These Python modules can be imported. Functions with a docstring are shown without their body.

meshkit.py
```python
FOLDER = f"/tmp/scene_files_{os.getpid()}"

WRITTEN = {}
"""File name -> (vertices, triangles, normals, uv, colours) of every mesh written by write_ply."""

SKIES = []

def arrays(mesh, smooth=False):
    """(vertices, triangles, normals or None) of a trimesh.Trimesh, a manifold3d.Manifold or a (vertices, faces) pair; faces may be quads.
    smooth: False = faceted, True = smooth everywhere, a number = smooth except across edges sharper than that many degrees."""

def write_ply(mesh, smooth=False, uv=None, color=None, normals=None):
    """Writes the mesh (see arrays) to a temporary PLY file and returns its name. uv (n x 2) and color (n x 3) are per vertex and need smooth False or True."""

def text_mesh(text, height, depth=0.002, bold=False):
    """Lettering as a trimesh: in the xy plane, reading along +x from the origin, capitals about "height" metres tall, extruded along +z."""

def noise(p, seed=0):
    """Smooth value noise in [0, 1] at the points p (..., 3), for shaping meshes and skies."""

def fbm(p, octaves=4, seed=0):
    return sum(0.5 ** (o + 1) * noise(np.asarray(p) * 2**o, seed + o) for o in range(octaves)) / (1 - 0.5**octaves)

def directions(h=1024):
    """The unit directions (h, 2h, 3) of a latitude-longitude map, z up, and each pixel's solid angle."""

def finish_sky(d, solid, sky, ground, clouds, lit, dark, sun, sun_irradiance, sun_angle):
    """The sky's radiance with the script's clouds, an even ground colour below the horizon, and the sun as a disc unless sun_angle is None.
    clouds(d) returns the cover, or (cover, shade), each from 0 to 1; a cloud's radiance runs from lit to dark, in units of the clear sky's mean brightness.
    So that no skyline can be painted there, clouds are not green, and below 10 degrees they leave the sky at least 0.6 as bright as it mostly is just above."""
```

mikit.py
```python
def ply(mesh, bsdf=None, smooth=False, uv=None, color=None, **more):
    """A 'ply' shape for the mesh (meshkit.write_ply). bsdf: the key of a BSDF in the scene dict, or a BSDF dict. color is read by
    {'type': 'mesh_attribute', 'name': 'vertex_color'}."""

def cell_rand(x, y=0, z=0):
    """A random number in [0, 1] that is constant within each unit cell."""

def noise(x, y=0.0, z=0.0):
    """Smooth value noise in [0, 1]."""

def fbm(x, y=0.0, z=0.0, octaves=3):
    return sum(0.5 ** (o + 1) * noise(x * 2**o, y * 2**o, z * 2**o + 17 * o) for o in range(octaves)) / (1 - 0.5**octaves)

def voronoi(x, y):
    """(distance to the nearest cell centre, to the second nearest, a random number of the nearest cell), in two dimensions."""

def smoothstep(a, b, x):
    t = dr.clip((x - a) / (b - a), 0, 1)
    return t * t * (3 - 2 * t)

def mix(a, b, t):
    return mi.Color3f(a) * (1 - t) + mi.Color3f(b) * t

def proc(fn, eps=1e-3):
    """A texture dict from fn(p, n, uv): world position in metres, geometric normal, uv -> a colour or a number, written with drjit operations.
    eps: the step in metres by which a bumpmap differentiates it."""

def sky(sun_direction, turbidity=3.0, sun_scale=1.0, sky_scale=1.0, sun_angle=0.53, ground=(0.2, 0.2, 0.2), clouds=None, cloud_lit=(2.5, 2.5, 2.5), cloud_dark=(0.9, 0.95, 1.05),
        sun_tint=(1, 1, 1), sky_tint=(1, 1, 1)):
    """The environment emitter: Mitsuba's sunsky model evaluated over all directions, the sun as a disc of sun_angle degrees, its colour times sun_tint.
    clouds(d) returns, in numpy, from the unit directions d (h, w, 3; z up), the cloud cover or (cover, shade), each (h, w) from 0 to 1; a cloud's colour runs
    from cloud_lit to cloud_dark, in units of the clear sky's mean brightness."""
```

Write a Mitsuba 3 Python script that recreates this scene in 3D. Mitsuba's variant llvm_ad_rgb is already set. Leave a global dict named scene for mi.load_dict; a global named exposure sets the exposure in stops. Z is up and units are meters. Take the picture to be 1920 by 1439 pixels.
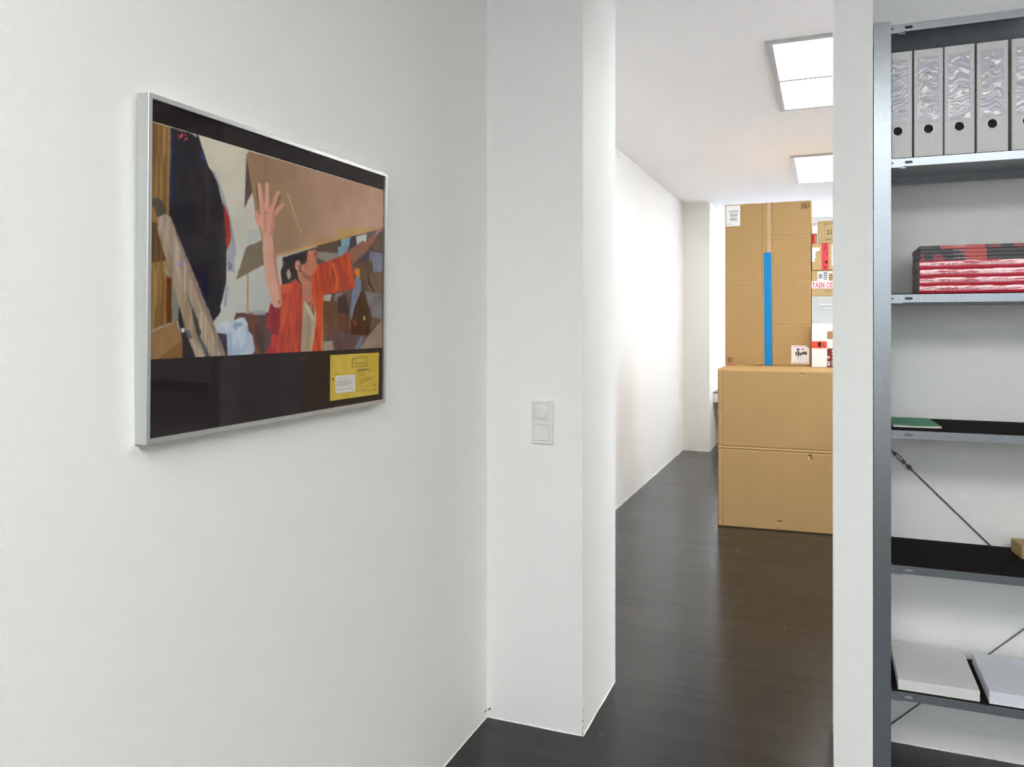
import math
import numpy as np, trimesh, drjit as dr, mitsuba as mi, mikit, meshkit
import manifold3d as m3
from shapely.geometry import Polygon, Point, box as rect
from shapely import affinity
from shapely.ops import unary_union

T = mi.ScalarTransform4f
scene, labels = {}, {}

# ------------------------------------------------------------------ camera, sky, lamps, exposure
YAW = math.radians(21.8)                                   # the camera looks this far left of +Y
EYE = np.array([0.0, 0.0, 1.38])
FOCAL = 1471.0                                             # pixels, for a frame 1920 wide
scene['camera'] = {'type': 'perspective', 'fov': math.degrees(2 * math.atan(960 / FOCAL)), 'fov_axis': 'x', 'near_clip': 0.05, 'far_clip': 100.0,
                   'principal_point_offset_x': 0.0, 'principal_point_offset_y': (719.5 - 608) / 1439,
                   'to_world': T().look_at(origin=EYE.tolist(), target=[float(-math.sin(YAW)), float(math.cos(YAW)), 1.38], up=[0, 0, 1])}
# an overcast sky: three times as bright overhead as at the horizon, over pale paving
scene['sky'] = mikit.sky((0.5, 0.25, 0.75), turbidity=6.0, sun_scale=0.0, sky_scale=14.0, ground=(0.74, 0.74, 0.75), clouds=lambda d: (np.ones(d.shape[:2]), 1 - d[..., 2]), cloud_lit=(2.42, 2.6, 2.95), cloud_dark=(0.81, 0.87, 0.99))
LAMP = [8.9, 8.95, 8.8]
FRONT_LAMPS = [(-0.85, -1.35), (0.50, -1.35)]
exposure = 0.30

CEIL = 2.697
XL, XFL, XP = -1.105, -1.45, -1.165                        # left wall, left wall of the far room, pier at its end
YP, YPB, YN = 2.524, 2.962, 2.872                          # partition: front, back; niche behind the shelf
XD0, XD1, XN = -0.755, 0.0225, 0.128                         # doorway; pier's right edge

# ------------------------------------------------------------------ helpers
def lin(c):
    c = np.array(c) / 255.0
    return [float(x) for x in np.where(c < 0.04045, c / 12.92, ((c + 0.055) / 1.055) ** 2.4)]

def rgb(c): return {'type': 'rgb', 'value': list(c)}

def mat(key, color, rough=0.5, spec=0.5, two=True, **kw):
    b = {'type': 'principled', 'base_color': color if isinstance(color, dict) else rgb(color), 'roughness': rough, 'specular': spec, **kw}
    scene[key] = {'type': 'twosided', 'bsdf': b} if two else b
    return key

def bump(key, inner, fn, eps):
    scene[key] = {'type': 'twosided', 'bsdf': {'type': 'bumpmap', 'arbitrary': mikit.proc(fn, eps=eps), 'scale': 1.0, 'bsdf': inner}}
    return key

used = {}
def fresh(key):
    n = used.get(key, 0); used[key] = n + 1
    return key if n == 0 else f'{key}_{n:03d}'

def obj(name, mesh, m, parent=None, smooth=False, **kw):
    key = fresh(f'{parent}__{name}' if parent else name)
    scene[key] = mikit.ply(mesh, m, smooth=smooth, **kw)
    return key

def thing(name, label, cat, group=None):
    key = fresh(name)
    labels[key] = {'label': label, 'category': cat}
    if group: labels[key]['group'] = group
    return key

def struct(name, mesh, m, label=None, smooth=False):
    key = obj(name, mesh, m, smooth=smooth)
    labels[key] = {'kind': 'structure'}
    if label: labels[key]['label'] = label
    return key

def cube(x0, x1, y0, y1, z0, z1):
    b = trimesh.creation.box((x1 - x0, y1 - y0, z1 - z0)); b.apply_translation(((x0 + x1) / 2, (y0 + y1) / 2, (z0 + z1) / 2)); return b

def rbox(x0, x1, y0, y1, z0, z1, r=0.002, n=8):
    """A box with rounded edges: the hull of eight spheres."""
    s = m3.Manifold.sphere(r, n)
    return m3.Manifold.batch_hull([s.translate([x, y, z]) for x in (x0 + r, x1 - r) for y in (y0 + r, y1 - r) for z in (z0 + r, z1 - r)])

def cat(ms): return trimesh.util.concatenate([to_tri(m) for m in ms])

def to_tri(m):
    if isinstance(m, m3.Manifold):
        k = m.to_mesh(); return trimesh.Trimesh(k.vert_properties[:, :3], k.tri_verts, process=False)
    return m

def upright(shape, y0, y1):
    """A flat shape drawn in (x, z), as a plate standing between y0 (towards the room) and y1."""
    parts = []
    for g in getattr(shape, 'geoms', [shape]):
        p = trimesh.creation.extrude_polygon(g, y1 - y0, engine='earcut')
        v = np.array(p.vertices); p.vertices = np.stack([v[:, 0], y1 - v[:, 2], v[:, 1]], 1)
        parts.append(p)
    return trimesh.util.concatenate(parts)

def words(text, x, y, z, height, bold=False, width=None, depth=0.0003, spin=0):
    """Printed lettering on a face that looks towards -Y: left foot at (x, z), just in front of y."""
    t = meshkit.text_mesh(text, height, depth, bold)
    v = np.array(t.vertices)
    if width: v[:, 0] *= width / v[:, 0].max()
    if spin:
        c, s = math.cos(spin), math.sin(spin); v[:, :2] = v[:, :2] @ np.array([[c, s], [-s, c]])
    t.vertices = np.stack([x + v[:, 0], y - v[:, 2], z + v[:, 1]], 1)
    return t

def tube(pts, r, sides=10):
    p = np.asarray(pts, float); t = np.gradient(p, axis=0); t /= np.linalg.norm(t, axis=1, keepdims=True)
    up = np.array([0, 1.0, 0.02]); a = np.cross(t, up); a /= np.linalg.norm(a, axis=1, keepdims=True); b = np.cross(t, a)
    g = np.arange(sides) * 2 * np.pi / sides
    r = np.broadcast_to(r, (len(p),))
    v = p[:, None] + r[:, None, None] * (np.cos(g)[None, :, None] * a[:, None] + np.sin(g)[None, :, None] * b[:, None])
    f = []
    for i in range(len(p) - 1):
        for j in range(sides):
            q = [i * sides + j, i * sides + (j + 1) % sides, (i + 1) * sides + (j + 1) % sides, (i + 1) * sides + j]
            f += [[q[0], q[1], q[2]], [q[0], q[2], q[3]]]
    n = len(p) * sides; v = np.vstack([v.reshape(-1, 3), p[:1], p[-1:]])
    for j in range(sides):
        f += [[n, (j + 1) % sides, j], [n + 1, n - sides + j, n - sides + (j + 1) % sides]]
    m = trimesh.Trimesh(v, f, process=False); m.fix_normals(); return m

def grid(x0, x1, nx, z0, z1, nz, fy, bend=1.0):
    """A sheet facing -Y: y = fy(X, Z)."""
    X, Z = np.meshgrid(x0 + (x1 - x0) * np.linspace(0, 1, nx) ** bend, np.linspace(z0, z1, nz))   # bend > 1: finer towards x0
    v = np.stack([X, fy(X, Z), Z], -1).reshape(-1, 3)
    i, j = np.meshgrid(np.arange(nz - 1), np.arange(nx - 1), indexing='ij')
    a = (i * nx + j).ravel()
    f = np.vstack([np.stack([a, a + 1, a + nx + 1], 1), np.stack([a, a + nx + 1, a + nx], 1)])
    return v, f

def relief_box(x0, x1, y0, y1, z0, z1, nx, nz, fd, bend=1.0):
    """A carton whose front (-Y) face carries the relief fd(X, Z) >= 0 (metres pushed back)."""
    v, f = grid(x0, x1, nx, z0, z1, nz, lambda X, Z: y0 + fd(X, Z), bend)
    ring = list(range(nx)) + [nx * (k + 1) - 1 for k in range(1, nz)] + [nx * nz - 2 - k for k in range(nx - 1)] + [nx * (nz - 2 - k) for k in range(nz - 2)]
    back = v[ring].copy(); back[:, 1] = y1
    n, m = len(v), len(ring)
    v = np.vstack([v, back, [[(x0 + x1) / 2, y1, (z0 + z1) / 2]]])
    for k in range(m):
        a, b = ring[k], ring[(k + 1) % m]
        f = np.vstack([f, [[b, a, n + k], [b, n + k, n + (k + 1) % m], [n + (k + 1) % m, n + k, n + m]]])
    return trimesh.Trimesh(v, f, process=False)

# ------------------------------------------------------------------ materials
N = mikit.noise
def wall_relief(p, n, uv):
    return 0.00052 * mikit.fbm(p.x * 320 + p.y * 110, p.y * 290 - p.x * 60, p.z * 320, 2) + 0.0025 * N(p.x * 5 + p.y * 4, p.z * 4.5, p.y * 3)
WALL = (0.855, 0.857, 0.828)
bump('wall_paint', {'type': 'principled', 'base_color': rgb(WALL), 'roughness': 0.62, 'specular': 0.35}, wall_relief, 0.0008)
mat('ceiling_paint', (0.90, 0.895, 0.90), 0.75, 0.2)
mat('caulk_paint', (0.86, 0.86, 0.84), 0.5, 0.4)

def floor_color(p, n, uv):
    streak = N(p.x * 3 + 0.6 * N(p.y * 2, p.x), p.y * 26, 0.0)
    blot = mikit.fbm(p.x * 2.3, p.y * 2.3, 1.0, 3)
    s1 = mikit.smoothstep(0.955, 0.985, N(p.x * 230 + p.y * 40, p.y * 7 - p.x * 3, 3.0)) * mikit.smoothstep(0.62, 0.75, N(p.x * 4, p.y * 4, 9.0))
    k = 0.013 + 0.006 * (blot - 0.5) + 0.005 * (streak - 0.5)
    return mi.Color3f(k * 1.02, k, k * 0.99) + 0.045 * s1
def floor_rough(p, n, uv):
    return 0.225 + 0.08 * (mikit.fbm(p.x * 3.1, p.y * 9.0, 4.0, 3) - 0.5) + 0.025 * (N(p.x * 4, p.y * 40, 2.0) - 0.5)
scene['floor_sheet'] = {'type': 'principled', 'base_color': mikit.proc(floor_color), 'roughness': mikit.proc(floor_rough), 'specular': 0.36}
mat('floor_weld', (0.060, 0.060, 0.060), 0.4)

def steel(p, n, uv):
    c = mikit.voronoi((p.x + p.y * 0.7) * 420, p.z * 420 + p.y * 200)[2]
    return mi.Color3f(0.315, 0.342, 0.360) * (0.90 + 0.16 * c)
def steel_rough(p, n, uv):
    return 0.24 + 0.10 * mikit.voronoi((p.x + p.y * 0.7) * 420, p.z * 420 + p.y * 200)[2]
mat('galvanised', mikit.proc(steel), mikit.proc(steel_rough), 0.5, metallic=1.0)
mat('dark_steel', (0.11, 0.11, 0.105), 0.35, 0.5, metallic=0.8)
mat('shelf_mat', (0.0120, 0.0098, 0.0088), 0.85, 0.08)
mat('alu_frame', (0.60, 0.61, 0.60), 0.36, 0.5, metallic=0.85)
mat('backing', (0.01, 0.01, 0.01), 0.7, 0.2)
scene['glass_pane'] = {'type': 'thindielectric', 'int_ior': 1.19}
mat('white_plastic', (0.80, 0.79, 0.75), 0.28, 0.5)
mat('binder_board', (0.60, 0.60, 0.585), 0.38, 0.5)
mat('pocket_film', (0.56, 0.56, 0.60), 0.09, 0.55)
mat('chrome', (0.72, 0.70, 0.66), 0.18, 0.5, metallic=1.0)
mat('black', (0.008, 0.008, 0.009), 0.6, 0.3)
mat('ink', (0.022, 0.021, 0.022), 0.6, 0.3)
mat('faint_ink', (0.22, 0.22, 0.23), 0.6, 0.3)
mat('brown_ink', (0.155, 0.092, 0.038), 0.7, 0.2)
mat('paper_white', (0.78, 0.785, 0.79), 0.6, 0.3)
mat('red_cover', (0.56, 0.022, 0.050), 0.13, 0.8, clearcoat=1.0, clearcoat_gloss=0.97)
mat('red_edge', (0.50, 0.035, 0.05), 0.3, 0.5)
mat('cream_ink', (0.80, 0.70, 0.68), 0.5, 0.3)
mat('rose_ink', (0.36, 0.10, 0.12), 0.5, 0.3)
mat('page_edge', (0.26, 0.255, 0.24), 0.8, 0.1)
mat('green_card', (0.012, 0.19, 0.075), 0.5, 0.4)
mat('booklet_pages', (0.74, 0.73, 0.69), 0.7, 0.2)
mat('blue_tape', (0.002, 0.215, 0.54), 0.4, 0.3)
mat('packing_tape', (0.46, 0.30, 0.14), 0.10, 0.6, clearcoat=0.8, clearcoat_gloss=0.95)
mat('label_paper', (0.80, 0.80, 0.80), 0.5, 0.3)
mat('label_blush', (0.80, 0.74, 0.74), 0.5, 0.3)
mat('orange_tape', (0.72, 0.065, 0.025), 0.4, 0.4)
mat('red_tape', (0.72, 0.045, 0.065), 0.4, 0.4)
mat('red_print', (0.62, 0.03, 0.05), 0.5, 0.3)
mat('kraft_pale', (0.50, 0.36, 0.175), 0.65, 0.2)
mat('kraft_brown', (0.38, 0.225, 0.095), 0.65, 0.2)
mat('grey_plastic', (0.50, 0.535, 0.54), 0.25, 0.5)
mat('maroon', (0.19, 0.02, 0.025), 0.5, 0.3)
mat('sage', (0.25, 0.30, 0.22), 0.6, 0.2)
mat('wood', (0.42, 0.28, 0.13), 0.6, 0.3)
mat('window_frame', (0.78, 0.78, 0.78), 0.4, 0.4)
mat('ledge_top', (0.10, 0.10, 0.105), 0.4, 0.4)
mat('lamp_frame', (0.42, 0.42, 0.42), 0.5, 0.4)
scene['window_glass'] = {'type': 'thindielectric', 'int_ior': 1.5}

def kraft(p, n, uv):
    fibre = N(p.x * 900 + p.y * 300, p.z * 260, 0.0); flute = N(p.x * 160 + p.y * 160, p.z * 1.3, 5.0); cloud = mikit.fbm(p.x * 2.6 + p.y, p.z * 2.6, p.y * 2, 3)
    k = 1.0 + 0.10 * (fibre - 0.5) + 0.055 * (flute - 0.5) + 0.10 * (cloud - 0.5)
    return mi.Color3f(0.415, 0.262, 0.108) * k
def kraft_relief(p, n, uv):
    return 0.0009 * N(p.x * 130 + p.y * 130, p.z * 2.0, 5.0) + 0.00028 * N(p.x * 8 + p.y * 8, p.z * 110, 1.0) + 0.005 * N(p.x * 3, p.z * 3, p.y)
bump('cardboard', {'type': 'principled', 'base_color': mikit.proc(kraft), 'roughness': 0.6, 'specular': 0.3}, kraft_relief, 0.0015)

# ------------------------------------------------------------------ the setting
Y0, XR, YFAR, XFR = -3.2, 3.4, 10.4, 3.6
struct('wall_left', cube(-1.6, XL, Y0, YP, 0, CEIL), 'wall_paint', 'white rough plastered wall with the framed photograph')
struct('wall_switch', cube(-1.6, XD0, YP, YPB, 0, CEIL), 'wall_paint', 'white wall end with the light switch, left of the doorway')
struct('wall_pier', cube(XD1, XN, YP, YPB, 0, CEIL), 'wall_paint', 'narrow white pier between the doorway and the metal shelf')
struct('wall_niche', cube(XN, XR, YN, YPB, 0, CEIL), 'wall_paint', 'white wall behind the metal shelf')
struct('wall_right', cube(XR, XR + 0.2, Y0, YPB, 0, CEIL), 'wall_paint')
BX0, BX1, BZ0, BZ1 = -1.00, 3.30, 1.72, 2.62
bw = cat([cube(-1.6, BX0, Y0 - 0.2, Y0, 0, CEIL), cube(BX1, XR + 0.2, Y0 - 0.2, Y0, 0, CEIL), cube(BX0, BX1, Y0 - 0.2, Y0, 0, BZ0), cube(BX0, BX1, Y0 - 0.2, Y0, BZ1, CEIL)])
struct('wall_behind', bw, 'wall_paint')
struct('wall_far_left', cube(XFL - 0.2, XFL, YPB, 8.66, 0, CEIL), 'wall_paint', 'long white left wall of the far room')
struct('wall_far_pier', cube(XFL - 0.2, XP, 8.66, YFAR, 0, CEIL), 'wall_paint', 'white projecting wall end at the back of the far room')
RZ0, RZ1 = 0.10, 2.30
RIGHT = [(3.00, 4.20), (4.30, 5.30)]                      # openings of the far room's right wall
rw = [cube(XFR, XFR + 0.2, YPB, RIGHT[0][0], 0, CEIL), cube(XFR, XFR + 0.2, RIGHT[0][1], RIGHT[1][0], 0, CEIL), cube(XFR, XFR + 0.2, RIGHT[1][1], YFAR, 0, CEIL)]
for a, c in RIGHT: rw += [cube(XFR, XFR + 0.2, a, c, 0, RZ0), cube(XFR, XFR + 0.2, a, c, RZ1, CEIL)]
struct('wall_far_right', cat(rw), 'wall_paint')
WX0, WX1, WZ0, WZ1 = -1.0, 3.3, 0.66, 2.645
far = cat([cube(XP, XFR, YFAR, YFAR + 0.25, 0, WZ0), cube(XP, XFR, YFAR, YFAR + 0.25, WZ1, CEIL), cube(XP, WX0, YFAR, YFAR + 0.25, WZ0, WZ1), cube(WX1, XFR, YFAR, YFAR + 0.25, WZ0, WZ1)])
struct('wall_far_end', far, 'wall_paint')
struct('ceiling', cube(-1.7, 3.8, Y0 - 0.2, YFAR + 0.25, CEIL, CEIL + 0.15), 'ceiling_paint', 'smooth white ceiling')
SEAM = 3.312
struct('floor', cube(-1.7, 3.8, Y0 - 0.2, YFAR + 0.25, -0.15, -0.003), 'floor_weld')
obj('sheet', cube(-1.7, 3.8, Y0 - 0.2, SEAM - 0.0012, -0.003, 0), 'floor_sheet', 'floor')
obj('sheet', cube(-1.7, 3.8, SEAM + 0.0012, YFAR + 0.25, -0.003, 0), 'floor_sheet', 'floor')
obj('weld_line', cube(-1.7, 3.8, SEAM - 0.0012, SEAM + 0.0012, -0.003, -0.0003), 'floor_weld', 'floor')

def bead(name, a, b, out, seed):
    """A hand-laid bead of white caulk along the foot of a wall."""
    a, b, out = np.array(a, float), np.array(b, float), np.array(out, float)
    n = max(12, int(np.linalg.norm(b - a) / 0.03)); t = np.linspace(0, 1, n)
    w = 0.0012 + 0.0026 * meshkit.noise(np.stack([t * n * 0.35, t * 0, t * 0 + seed], 1), seed)
    base = a + (b - a) * t[:, None]
    v, f = [], []
    for k in range(n):
        v += [base[k] - out * 0.002, base[k] + out * w[k] + [0, 0, 0.0006], base[k] + out * w[k] * 0.4 + [0, 0, w[k] * 0.8], base[k] - out * 0.002 + [0, 0, w[k] * 1.6]]
    for k in range(n - 1):
        for j in range(4):
            q = [4 * k + j, 4 * k + (j + 1) % 4, 4 * k + 4 + (j + 1) % 4, 4 * k + 4 + j]
            f += [[q[0], q[1], q[2]], [q[0], q[2], q[3]]]
    m = trimesh.Trimesh(np.array(v), f, process=False); m.fix_normals()
    struct(name, m, 'caulk_paint')
bead('trim_1', (XL, Y0, 0), (XL, YP, 0), (1, 0, 0), 1)
bead('trim_2', (XL, YP, 0), (XD0, YP, 0), (0, -1, 0), 2)
bead('trim_3', (XD0, YP, 0), (XD0, YPB, 0), (1, 0, 0), 3)
bead('trim_4', (XFL, YPB, 0), (XFL, 8.66, 0), (1, 0, 0), 4)
bead('trim_5', (XFL, 8.66, 0), (XP, 8.66, 0), (0, -1, 0), 5)
bead('trim_6', (XN, YN, 0), (XR, YN, 0), (0, -1, 0), 6)

mat('bare_plaster', (0.11, 0.09, 0.06), 0.8, 0.1)
def chip(cx, cy, cz, r, seed):
    s = trimesh.creation.icosphere(2, 1.0); v = np.array(s.vertices)
    v *= (0.6 + 0.8 * meshkit.noise(v * 1.9 + seed, seed))[:, None] * np.array(r); s.vertices = v + [cx, cy, cz]; return s
obj('chip', cat([chip(-1.094, YP, 0.030, (0.0045, 0.0012, 0.0038), 1), chip(-1.1005, YP, 0.025, (0.003, 0.001, 0.0022), 2)]), 'bare_plaster', 'wall_switch')
obj('chip', chip(XL, 2.512, 0.026, (0.0010, 0.007, 0.0024), 4), 'bare_plaster', 'wall_left')
obj('chip', cat([chip(XD0, YP, z_, (0.0010, 0.0010, h_), 5 + int(1000 * z_)) for z_, h_ in ((0.008, 0.006), (0.030, 0.003), (0.052, 0.004), (0.086, 0.002))]), 'bare_plaster', 'wall_switch')

# window of the far room
w = fresh('window_1'); labels[w] = {'kind': 'structure', 'label': 'bright window at the far end behind the stacked cartons'}
fr = [cube(WX0, WX1, YFAR + 0.10, YFAR + 0.16, WZ1 - 0.045, WZ1), cube(WX0, WX1, YFAR + 0.10, YFAR + 0.16, WZ0, WZ0 + 0.045)]
nx = 4; step = (WX1 - WX0) / nx
for k in range(nx + 1):
    x = WX0 + k * step
    fr.append(cube(max(WX0, x - 0.025), min(WX1, x + 0.025), YFAR + 0.10, YFAR + 0.16, WZ0 + 0.045, WZ1 - 0.045))
obj('window_frame', cat(fr), 'window_frame', w)
for k in range(nx):
    x = WX0 + k * step
    v = np.array([[x + 0.025, YFAR + 0.13, WZ0 + 0.045], [x + step - 0.025, YFAR + 0.13, WZ0 + 0.045], [x + step - 0.025, YFAR + 0.13, WZ1 - 0.045], [x + 0.025, YFAR + 0.13, WZ1 - 0.045]])
    obj('pane', (v, np.array([[0, 1, 2], [0, 2, 3]])), 'window_glass', w)
for n, (RY0, RY1) in enumerate(RIGHT):
    w = fresh(('window_2', 'window_4')[n]); labels[w] = {'kind': 'structure'}
    ny = n + 1; step = (RY1 - RY0) / ny
    fr = [cube(XFR + 0.08, XFR + 0.14, RY0, RY1, RZ0, RZ0 + 0.045), cube(XFR + 0.08, XFR + 0.14, RY0, RY1, RZ1 - 0.045, RZ1)]
    for k in range(ny + 1):
        y = RY0 + k * step
        fr.append(cube(XFR + 0.08, XFR + 0.14, max(RY0, y - 0.025), min(RY1, y + 0.025), RZ0 + 0.045, RZ1 - 0.045))
    obj('window_frame', cat(fr), 'window_frame', w)
    for k in range(ny):
        y = RY0 + k * step; x = XFR + 0.11
        v = np.array([[x, y + 0.025, RZ0 + 0.045], [x, y + step - 0.025, RZ0 + 0.045], [x, y + step - 0.025, RZ1 - 0.045], [x, y + 0.025, RZ1 - 0.045]])
        obj('pane', (v, np.array([[0, 2, 1], [0, 3, 2]])), 'window_glass', w)
t = thing('window_ledge', 'white deep ledge with a dark top under the far window, left of the big carton', 'ledge')
obj('body', rbox(XP, XFR, 8.94, YFAR, 0.507, 0.612, 0.003), 'window_frame', t)
obj('top', cube(XP, XFR, 8.937, YFAR, 0.612, 0.622), 'ledge_top', t)
obj('support', cube(0.6, 0.72, 9.2, YFAR, 0, 0.507), 'window_frame', t)

w = fresh('window_3'); labels[w] = {'kind': 'structure'}
nx = 3; step = (BX1 - BX0) / nx
fr = [cube(BX0, BX1, Y0 - 0.14, Y0 - 0.08, BZ0, BZ0 + 0.045), cube(BX0, BX1, Y0 - 0.14, Y0 - 0.08, BZ1 - 0.045, BZ1)]
for k in range(nx + 1):
    x = BX0 + k * step
    fr.append(cube(max(BX0, x - 0.025), min(BX1, x + 0.025), Y0 - 0.14, Y0 - 0.08, BZ0 + 0.045, BZ1 - 0.045))
obj('window_frame', cat(fr), 'window_frame', w)
for k in range(nx):
    x = BX0 + k * step; y = Y0 - 0.11
    v = np.array([[x + 0.025, y, BZ0 + 0.045], [x + step - 0.025, y, BZ0 + 0.045], [x + step - 0.025, y, BZ1 - 0.045], [x + 0.025, y, BZ1 - 0.045]])
    obj('pane', (v, np.array([[0, 2, 1], [0, 3, 2]])), 'window_glass', w)
# ceiling lamps: flat square panels of two diffusers in a grey frame
def ceiling_lamp(x0, y0, label, group=None):
    t = thing('ceiling_lamp', label, 'ceiling lamp', group)
    x1, y1 = x0 + 1.26, y0 + 1.26
    b, z0 = 0.031, CEIL - 0.012
    ym = (y0 + y1) / 2
    obj('frame', cat([cube(x0, x1, y0, y0 + b, z0, CEIL), cube(x0, x1, y1 - b, y1, z0, CEIL), cube(x0, x0 + b, y0 + b, y1 - b, z0, CEIL), cube(x1 - b, x1, y0 + b, y1 - b, z0, CEIL)]), 'lamp_frame', t)
    obj('divider', cube(x0 + b, x1 - b, ym - 0.012, ym + 0.012, z0, CEIL), 'lamp_frame', t)
    for a, c in ((y0 + b, ym - 0.012), (ym + 0.012, y1 - b)):
        v = np.array([[x0 + b, a, z0 + 0.004], [x0 + b, c, z0 + 0.004], [x1 - b, c, z0 + 0.004], [x1 - b, a, z0 + 0.004]])
        k = obj('diffuser', (v, np.array([[0, 1, 2], [0, 2, 3]])), 'label_paper', t)
        scene[k]['emitter'] = {'type': 'area', 'radiance': {'type': 'rgb', 'value': LAMP}}
ceiling_lamp(-0.262, 3.825, 'square white ceiling lamp nearest above the doorway, in front of the cartons')
ceiling_lamp(-0.260, 6.52, 'square white ceiling lamp farther back, just above the tall carton')
for (x, y), side in zip(FRONT_LAMPS, ('left', 'right')):
    ceiling_lamp(x, y, f'square ceiling lamp of the front room, overhead behind the camera, {side} one', 'lamps of the front room')

# ------------------------------------------------------------------ framed photograph on the left wall
FY0, FY1, FZ0, FZ1 = 1.013, 1.800, 1.173, 1.777
FT, FD, RW = math.atan(0.006 / 0.604), 0.0255, 0.0092          # leaning forward at the top; depth; rail width
def hang(m):
    """Frame coordinates (a along Y, out from the wall, height) to the wall, leaning a little forward."""
    m = to_tri(m); v = np.array(m.vertices)
    out = v[:, 1] + (v[:, 2]) * math.sin(FT)
    m = trimesh.Trimesh(np.stack([XL + 0.0005 + out, FY0 + v[:, 0], FZ0 + v[:, 2] * math.cos(FT) - v[:, 1] * math.sin(FT)], 1), m.faces, process=False)
    m.fix_normals() if m.is_watertight else None
    return m
W, H = FY1 - FY0, FZ1 - FZ0
pic = thing('framed_photograph', 'framed colour photograph of a person lifting a large cardboard sheet, hanging on the left wall', 'framed photograph')
def rail(a, b, n):
    """One mitred aluminium rail with a softened front edge from corner a to corner b; n points inwards."""
    a, b, n = (np.array(q, float) for q in (a, b, n)); d = (b - a) / np.linalg.norm(b - a)
    prof = [(0, 0), (0, FD - 0.0008), (0.0008, FD), (RW - 0.0006, FD), (RW, FD - 0.0006), (RW, 0)]
    v = []
    for end, s in ((a, 1), (b, -1)):
        for w_, o in prof:
            q = end + n * w_ + d * s * w_
            v.append([q[0], o, q[1]])
    k = len(prof); f = []
    for i in range(k):
        j = (i + 1) % k; f += [[i, j, k + j], [i, k + j, k + i]]
    for i in range(1, k - 1):
        f += [[0, i + 1, i], [k, k + i, k + i + 1]]
    m = trimesh.Trimesh(v, f, process=False); m.fix_normals(); return m
for a, b, n in (((0, 0), (W, 0), (0, 1)), ((0, H), (W, H), (0, -1)), ((0, 0), (0, H), (1, 0)), ((W, 0), (W, H), (-1, 0))):
    obj('frame_rail', hang(rail(a, b, n)), 'alu_frame', pic)
obj('backing_board', hang(cube(RW, W - RW, 0.006, FD - 0.007, RW, H - RW)), 'backing', pic)
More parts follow.
